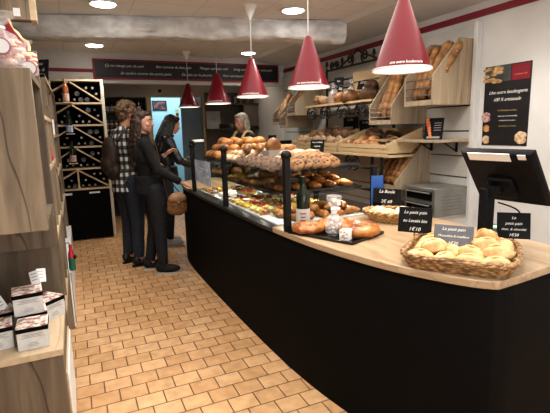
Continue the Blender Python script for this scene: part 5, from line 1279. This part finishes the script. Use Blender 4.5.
for p, rz, lab in (((-.240, 2.115, .585), .02, 'white printed box with a floral lid, front right at the table edge'),
                   ((-.385, 2.165, .585), .12, 'white printed box with a floral lid, left of the front ones'),
                   ((-.255, 2.275, .585), .12, 'white printed box with a floral lid, under the topmost box'),
                   ((-.262, 2.262, .689), .10, 'white printed box with a floral lid, topmost of the stack'),
                   ((-.205, 2.42, .585), .75, 'white printed box turned askew, its lid corner pointing at the aisle'),
                   ((-.395, 2.34, .585), .35, 'white printed box at the back left of the stack')):
    KX.put(p, (0, 0, rz), lab, 'white floral gift boxes')
for k, (x, y, z, a, b_) in enumerate(((-.375, 2.335, .688, .5, .35), (-.225, 2.32, .792, -.3, .3), (-.205, 2.345, .792, .5, -.2))):
    t = thing('price_card', ['white price card leaning over the back left box', 'tall white price card standing on the topmost box', 'second white price card standing on the topmost box, nearer the aisle'][k], 'card', (x, y, z), a, 'white price cards')
    Mx = frame((0, 0, 0), (1, 0, b_), (-b_, .35, 1))
    loc(MB().box(-.022, .022, 0, .065, -.001, .001), Mx).obj('card', MATS['paper_white'], t)
    mb = MB()
    for q in range(3): mb.box(-.015, .012, .02+.015*q, .024+.015*q, .001, .0016)
    loc(mb, Mx).obj('print', MATS['faint_print'], t, smooth=0)
t = thing('black_carton', 'small black carton at the left edge of the low table', 'box', (-.47, 2.30, .585), .1)
MB().box(-.05, .05, -.05, .05, 0, .12).obj('carton', BLACK_LAM, t, bevel=.003); MB().box(-.051, .051, -.051, .051, .05, .07).obj('band', pm('band_beige', (.35, .28, .2)), t)
# ================================================================== BANNER, WINE RACK, BACK ROOM, LAMPS
t = thing('slogan_banner', 'long black banner of white French sayings about bread in a red frame', 'banner', (1.79, YB, 2.265))
BW, BH = 2.86, .255
Mb = frame((-BW/2, -.02, 0), (1, 0, 0), (0, 0, 1))
loc(MB().box(0, BW, 0, BH, -.018, 0), Mb).obj('banner_panel', pm('banner_black', (.014, .014, .016), (.02, .02, .022), rough=.5), t)
loc(MB().box(-.012, BW+.012, -.012, .012, -.018, .008).box(-.012, BW+.012, BH-.012, BH+.012, -.018, .008).box(-.012, .012, .012, BH-.012, -.018, .008).box(BW-.012, BW+.012, .012, BH-.012, -.018, .008), Mb).obj('red_frame', RED_TRIM, t)
for tx, x in (('Ça ne mange pas de pain', .42), ('Bon comme du bon pain', 1.13), ('Manger son pain noir', 1.76), ('Long comme un jour sans pain', 2.42)):
    lettering(tx, .054, CHALK, t, Mb @ Matrix.Translation((x, .178, .001)), shear=.4)
for tx, x in (('Se vendre comme des petits pains', .72), ('Du pain sur la planche', 1.48), ('Pour une bouchée de pain', 2.18)):
    lettering(tx, .053, CHALK, t, Mb @ Matrix.Translation((x, .075, .001)), shear=.4)
o = MB().box(-.03, .03, -.05, 0, 0, .09).obj('wall_speaker', WHITE_P, None, (3.29, YB, 2.33), bevel=.004); tag(o, 'small white box on the wall at the right end of the banner', 'wall box')
# security camera on the far wall
t = thing('security_camera', 'small black dome camera on the beige wall above the doorway', 'camera', (1.52, YF, 2.22))
MB().cyl((0, 0, 0), (0, -.03, 0), .045, n=18).obj('camera_base', WHITE_P, t); MB().ell((0, -.03, 0), (.036, .03, .036)).obj('dome', BLACK_MET, t)
# ---------------- wine rack
RX0, RXM, RX1, RY0, RY1 = -.42, .02, .44, 6.69, 6.94
t = thing('wine_rack', 'tall pale wood wine rack with diagonal dividers above a black cabinet', 'wine rack', (.01, 6.8, 0))
def RR(mb, o=V((.01, 6.8, 0))):
    for i, p in enumerate(mb.v): mb.v[i] = p - o
    return mb
RACKW = oak_mat('rack_pine', (.62, .47, .29), (.72, .56, .37), .1, 0)
RACKP = pm('rack_pale', (.66, .60, .50), (.72, .66, .56), rough=.5)
RZ = [.715, 1.0, 1.30, 1.595, 1.89, 2.195]
RR(MB().box(RX1-.028, RX1+.012, RY0-.01, RY1, 0, 2.222)).obj('side_panel', RACKP, t, bevel=.002)
RR(MB().box(RX0-.02, RX0+.01, RY0-.01, RY1, 0, 2.222)).obj('side_panel', RACKP, t, bevel=.002)
for z in RZ: RR(MB().box(RX0+.01, RX1-.028, RY0, RY1-.012, z, z+.024)).obj('shelf_board', RACKW, t)
RR(MB().box(RX0+.01, RX1-.028, RY1-.012, RY1, 0, 2.2)).obj('back_panel', BLACK_LAM, t)
RR(MB().box(RXM-.012, RXM+.012, RY0+.002, RY1-.012, .74, 1.0)).obj('center_post', RACKW, t)
for a, b in zip(RZ, RZ[1:]):
    for s_ in (1, -1):
        xo = RX1-.028 if s_ > 0 else RX0+.01
        p0 = V((RXM+.012*s_, RY0+.10, b-.012)); p1 = V((xo-.005*s_, RY0+.10, a+.036))
        RR(MB().bar(p0, p1, .20, .018, up=(0, 0, 1))).obj('diagonal_divider', RACKW, t)
RR(MB().box(RX0+.01, RX1-.028, RY0+.006, RY1-.012, .02, .70)).obj('lower_cabinet', BLACK_LAM, t)
d = RR(MB().box(RX0+.015, RX1-.032, RY0-.012, RY0+.006, .03, .695)).obj('cabinet_door', BLACK_LAM, t, bevel=.003)
RR(MB().box(-.17, -.08, RY0-.0145, RY0-.012, .655, .685).box(.14, .28, RY0-.0145, RY0-.012, .66, .685)).obj('white_strip', MATS['paper_white'], t)
FC = pm('foil_light', (.22, .20, .17), (.42, .39, .34), rough=.4, vary=1.0)
BD = pm('bottle_dark', (.005, .005, .004), (.008, .008, .006), rough=.25, spec=.3)
bt = MB().lathe(wine_bottle_mb(.235, .036)[:9] , 14, 0).lathe([(.0145, .20), (.0155, .201), (.0155, .2345), (.008, .2365), (0, .2365)], 12, 1)
KW = kit1('wine_bottle', bt, [BD, FC], 'bottle')
bt2 = MB().lathe([(0, .012), (.02, .004), (.033, 0), (.036, .006), (.036, .13), (.03, .15), (.015, .18), (.0135, .225), (0, .226)], 14, 0).lathe([(.029, -.001), (.034, -.002), (.036, .002), (.0335, .003)], 14, 1)
KW2 = kit1('wine_bottle', bt2, [BD, pm('glass_glint', (.05, .05, .047), rough=.25)], 'bottle')
rowname = ['lowest', 'second lowest', 'middle', 'second highest', 'top']
Rr = random.Random(12)
for ri, (a, b) in enumerate(zip(RZ, RZ[1:])):
    za = a+.024
    for s_, xo, side in ((1, RX1-.028, 'right'), (-1, RX0+.01, 'left')):
        nb = 0
        for lay in range(3):
            z = za+.0365+lay*.078
            for i in range(5):
                x = RXM+s_*(.05+.08*i+(.04 if lay == 1 else 0))
                if abs(x-xo) < .037 or (s_ > 0 and x > xo-.037) or (s_ < 0 and x < xo+.037): continue
                if s_ < 0 and x < -.24: continue
                # distance from diagonal
                p0 = V((RXM, b-.012, 0)); p1 = V((xo, a+.036, 0)); dd = (p1-p0).normalized(); q = V((x, z, 0))-p0
                if abs(q.x*dd.y-q.y*dd.x) < .047 or z+.036 > b: continue
                if ri == 0 and abs(x-RXM) < .05: continue
                fwd = Rr.random() < .72
                (KW if fwd else KW2).put((x, (6.928 if fwd else 6.70), z), ((pi/2 if fwd else -pi/2), 0, 0),
                    f'bottle {"neck" if fwd else "base"} out, {rowname[ri]} rack row, {["bottom", "middle", "upper"][lay]} layer, {ORD[i]} {side} of the middle', 'bottles lying in the wine rack')
ROSE = pm('rose_glass', (.40, .13, .05), (.46, .17, .07), rough=.12, coat=.4)
for z, lab, g_, lc, mk, fo in ((1.914, 'rosé wine bottle with a pink label displayed highest on the front of the wine rack', ROSE, (.70, .50, .42), (.5, .2, .18), (.42, .35, .25)),
                   (1.499, 'dark wine bottle with a pale blue label displayed in the middle of the wine rack', BG, (.45, .58, .72), (.15, .22, .4), (.05, .06, .08)),
                   (1.10, 'dark wine bottle with a pink and white label displayed lowest on the wine rack', BG, (.66, .48, .45), (.45, .12, .12), (.03, .03, .03))):
    RR(MB().box(-.075, .035, RY0-.085, RY0, z-.012, z)).obj('bottle_ledge', RACKW, t)
    stand_bottle('wine_bottle', (-.03+.012*(1.9-z), 6.643, z), lab, g_, lc, H=.30, R0=.04, l0=.06, l1=.36, foil=fo, rz=.1, mark=mk, grp='bottles displayed on the wine rack')
# ---------------- back room: shelf of bottles and jars at left
DKW = pm('dark_shelf_wood', (.035, .028, .022), (.06, .048, .038), scale=6, rough=.6)
t = thing('cellar_shelf', 'dark shelf of bottles and jars in the back room beside the wine rack', 'shelf', (.86, 8.22, 0))
def CS(mb, o=V((.86, 8.22, 0))):
    for i, p in enumerate(mb.v): mb.v[i] = p - o
    return mb
CS(MB().box(.44, 1.225, 8.375, 8.395, 0, 2.10)).obj('back_panel', DKW, t)
for x in (.42, .82, 1.205): CS(MB().box(x, x+.02, 8.06, 8.375, 0, 2.10)).obj('upright', DKW, t)
for z in (.35, .80, 1.15, 1.36, 1.50, 1.845, 2.09): CS(MB().box(.44, 1.205, 8.06, 8.375, z-.018, z)).obj('shelf_board', DKW, t)
CS(MB().box(.84, 1.205, 8.05, 8.062, .35, 1.84)).obj('cupboard_door', pm('cupboard_brown', (.09, .065, .045), (.12, .09, .065), rough=.6), t)
KSB = Kit(stand_bottle('wine_bottle', (0, 0, 0), '', BG, (.42, .42, .40), H=.20, R0=.034, l0=.05, l1=.45))
for i in range(8):
    KSB.put((.49+i*.083+(.03 if i > 3 else 0), 8.15, 1.845), (0, 0, 0), f'pale-labelled dark bottle on the back-room shelf top, {ORD[i]} from the left', 'bottles on the back-room shelf', (1, 1, .98))
KJ = thing('jam_jar', '', 'jar'); MB().lathe([(0, 0), (.03, 0), (.032, .005), (.032, .075), (.026, .085), (0, .085)], 14).obj('glass_jar', pm('jam_dark', (.03, .012, .008), (.08, .03, .015), rough=.15), KJ)
MB().lathe([(.0325, .018), (.033, .019), (.033, .06), (.0325, .061)], 14, close=True).obj('paper_label', pm('label_cream', (.42, .38, .30), rough=.7), KJ); MB().lathe([(.031, .085), (.031, .10), (0, .10)], 14).obj('lid', pm('lid_grey', (.3, .29, .27), rough=.4, metal=.5), KJ)
KJ = Kit(KJ)
for zz, nm in ((1.50, 'upper'), (1.595, 'stacked upper'), (1.36, 'lower')):
    for i in range(5):
        z = zz if zz != 1.595 else 1.601
        KJ.put((.475+i*.075, 8.14, z), (0, 0, 0), f'small cream-labelled jar in the {nm} line of back-room jars, {ORD[i]} from left', 'jars on the back-room shelf')
# right: dark open shelving behind the barista
DKB = pm('brown_wall_panel', (.085, .065, .05), (.12, .095, .075), scale=3, rough=.6)
t = thing('kitchen_shelving', 'dark brown panel with two black shelves behind the barista', 'shelf', (2.84, 8.3, 0))
def KS2(mb, o=V((2.84, 8.3, 0))):
    for i, p in enumerate(mb.v): mb.v[i] = p - o
    return mb
KS2(MB().box(2.345, 3.34, 8.36, 8.395, 0, 2.20)).obj('back_panel', DKB, t)
for z in (1.985, 1.52): KS2(MB().box(2.345, 3.34, 8.10, 8.36, z-.03, z)).obj('shelf_board', DKW, t)
KS2(MB().box(2.345, 3.34, 7.85, 8.36, .86, .90)).obj('work_surface', STEEL, t); KS2(MB().box(2.36, 3.33, 7.9, 8.36, 0, .86)).obj('lower_cabinet', DKW, t)
KS2(MB().box(3.04, 3.33, 8.12, 8.36, 1.55, 1.955)).obj('pale_cupboard', pm('cupboard_grey', (.14, .12, .10), (.17, .15, .13), rough=.6), t)
t = thing('sketch_board', 'white board with a grey drawing leaning on the shelf left of the barista', 'board', (2.49, 8.30, 1.52))
MB().prism([(0, 0), (.01, 0), (.05, .33), (.04, .33)], 0, -.14, .14).obj('white_board', pm('board_grey', (.36, .35, .34), (.42, .41, .40), rough=.6), t)
mb = MB()
for k in range(7): mb.bar((-.09+.02*k, .006+.03*(k % 3)/3, .05+.03*(k % 4)), (-.05+.018*k, .022, .16+.02*(k % 3)), .004, .004)
mb.obj('drawing', pm('pencil_grey', (.15, .15, .15), rough=.8), t)
for k, (x, c, lab) in enumerate(((2.60, (.02, .015, .012), 'black mug on the shelf right of the sketch board'), (2.69, (.03, .022, .018), 'second dark mug on the shelf right of the sketch board'), (2.80, (.22, .20, .17), 'grey pot on the shelf behind the barista'), (2.93, (.08, .06, .05), 'brown pot on the shelf behind the barista'))):
    t = thing('mug' if k < 2 else 'pot', lab, 'mug' if k < 2 else 'pot', (x, 8.2, 1.52))
    m_ = pm('pot_%d' % k, c, rough=.3)
    MB().lathe([(0, 0), (.03, 0), (.036, .01), (.038, .085), (.033, .085), (.03, .012), (0, .012)], 16).obj('cup_body', m_, t)
    MB().tube([(.036, 0, .065), (.06, 0, .06), (.06, 0, .03), (.035, 0, .02)], .006, 6).obj('handle', m_, t)
for k in range(7):
    if k == 0:
        o = MB().lathe([(0, 0), (.04, 0), (.042, .01), (.042, .10), (.025, .12), (.025, .135), (0, .135)], 14).obj('storage_jar', pm('storage_dark', (.05, .04, .035), (.12, .1, .085), rough=.3)); tag(o, '', 'jar'); KSJ = Kit(o)
    KSJ.put((2.42+k*.12, 8.22, 1.985), (0, 0, 0), f'dark storage jar on the upper black shelf in the back room, {ORD[k]} from the left', 'storage jars on the upper black shelf')
# picture and slip in the blue room
t = thing('framed_picture', 'small dark framed picture on the pale blue wall through the doorway', 'picture', (1.735, 9.70, 1.93))
MB().box(-.15, .15, -.02, 0, 0, .205).obj('frame', BLACK_MET, t); MB().box(-.125, .125, -.023, -.02, .02, .185).obj('print', pm('picture_dark', (.03, .03, .035), (.30, .10, .09), scale=14, rough=.5, lo=.45, hi=.6), t)
t = thing('wall_notice', 'little yellowish notice on the pale blue wall at the right of the picture', 'notice', (2.10, 9.70, 1.79))
MB().box(-.035, .035, -.008, 0, 0, .16).obj('paper', pm('notice_yellow', (.45, .40, .22), rough=.7), t); MB().box(-.025, .025, -.0095, -.008, .03, .08).obj('print', BLACK_MET, t)
# ---------------- pendant lamps over the counter
RED_L = pm('lamp_red', (.175, .006, .015), (.18, .007, .017), rough=.35, coat=.15, spec=.35)
WIN = pm('lamp_white_inside', (.85, .83, .80), rough=.6, emit=(1, .88, .72), emit_s=1.2)
HL, RB, RT = .345, .150, .026
tl = thing('pendant_lamp', '', 'pendant lamp')
MB().lathe([(0, HL+.012), (RT*.6, HL+.012), (RT, HL), (RB, 0)], 40, close=True).obj('lamp_shade', RED_L, tl)
MB().lathe([(RT-.004, HL-.01), (RB-.004, .002)], 40, close=True).obj('shade_lining', WIN, tl)
MB().lathe([(RB-.005, 0), (RB+.002, -.004), (RB+.003, .008), (RB, .010)], 40, close=True).obj('shade_rim', WHITE_P, tl)
MB().ell((0, 0, .12), (.032, .032, .045)).cyl((0, 0, .15), (0, 0, .33), .014).obj('bulb', emis('bulb_glow', (1, .86, .68), 14), tl)
cord_len = ZC-1.79-HL
MB().cyl((0, 0, HL), (0, 0, ZC-1.79-.02), .004, n=8).obj('cord', pm('cord_white', (.6, .58, .56), rough=.5), tl)
MB().lathe([(.006, ZC-1.79-.13), (.065, ZC-1.79-.006), (.065, ZC-1.79)], 20).obj('ceiling_cone', WHITE_P, tl)
# lettering wrapped round the rim of the shade
me = text_mesh('une autre boulangerie', .019, shear=.3, bold=.0004, extr=0)
sl_ = (RB-RT)/HL
for v_ in me.vertices:
    x, y = v_.co.x, v_.co.y; z = .026+y; r_ = RB-sl_*z+.0012; a = -pi/2-.55 + x/r_
    v_.co = (r_*cos(a), r_*sin(a), z)
me.materials.clear(); me.materials.append(CHALK); link('lettering', me, tl)
KL = Kit(tl)
for (y, z, w) in ((1.90, 1.78, 'red cone pendant lamp nearest the camera, in front of the large baguette bin'), (2.91, 1.782, 'second nearest red cone pendant lamp, in front of the iron bread rack'),
                  (4.02, 1.798, 'middle red cone pendant lamp of the row of five'), (5.13, 1.80, 'second farthest red cone pendant lamp, between the middle and the smallest one'), (6.55, 1.835, 'farthest and smallest red cone pendant lamp, before the grey-blue door')):
    KL.put((1.60, y, z), (0, 0, 0), w, 'red cone pendant lamps', (1, 1, (ZC-z)/(ZC-1.79)))
    l = bpy.data.lights.new('lamp_light', 'SPOT'); l.energy = 15; l.spot_size = radians(105); l.spot_blend = .8; l.color = (1, .80, .58); l.shadow_soft_size = .05
    o = bpy.data.objects.new('lamp_light', l); COL.objects.link(o); o.location = (1.60, y, z+.05)
# ================================================================== CAMERA AND LIGHT
fpx, yaw, pit, rol = 440.5, 4.21836535e-01, 1.75855026e-01, -2.5925e-02
d = V((sin(yaw)*cos(pit), cos(yaw)*cos(pit), -sin(pit))); r = V((cos(yaw), -sin(yaw), 0)); u = r.cross(d)
r2 = r*cos(rol)+u*sin(rol); u2 = u*cos(rol)-r*sin(rol)
cam = bpy.data.cameras.new('camera'); cam.sensor_width = 36; cam.sensor_fit = 'HORIZONTAL'; cam.lens = fpx*36/550; cam.clip_start = .05
co = bpy.data.objects.new('camera', cam); COL.objects.link(co)
Mc = Matrix((r2, u2, -d)).transposed().to_4x4(); Mc.translation = (0, 0, 1.5); co.matrix_world = Mc
SC.camera = co
w = bpy.data.worlds.new('world'); SC.world = w; w.use_nodes = True; w.node_tree.nodes['Background'].inputs[0].default_value = (.9, .92, 1, 1); w.node_tree.nodes['Background'].inputs[1].default_value = .05
WARM = (1, .95, .88)
for x, y, e in ((.355, 4.36, 60), (.365, 6.37, 55), (2.05, 4.02, 70), (2.50, 6.40, 60), (.36, 2.4, 70), (2.5, 2.2, 48), (2.55, 4.9, 38), (.45, .6, 70), (2.3, .5, 60), (1.3, -.8, 60)):  # unseen spots besides the fixtures; the one by the bread rack is added fill
    spot_light(x, y, e, 125, .7, col=WARM)
def area(x, y, z, sx, sy, e, col, rot=(0, 0, 0)):
    l = bpy.data.lights.new('unseen_area', 'AREA'); l.shape = 'RECTANGLE'; l.size = sx; l.size_y = sy; l.energy = e; l.color = col
    o = bpy.data.objects.new('unseen_area', l); COL.objects.link(o); o.location = (x, y, z); o.rotation_euler = rot; return o
area(1.3, 2.2, ZC-.05, 2.6, 3.4, 55, (1, .96, .90))  # unseen fill under the ceiling, added to brighten the near room
area(1.9, 9.0, 2.65, 1.2, .8, 22, (.80, .93, 1))
spot_light(1.2, 7.6, 10, 140, .8)
spot_light(2.9, 7.6, 10, 140, .8)
# daylight from the shop window behind the camera
area(1.2, -1.9, 1.5, 3.2, 2.0, 70, (.88, .94, 1), (-pi/2, 0, 0))
SC.view_settings.view_transform = 'Standard'; SC.view_settings.look = 'Medium High Contrast'; SC.view_settings.exposure = 0.12
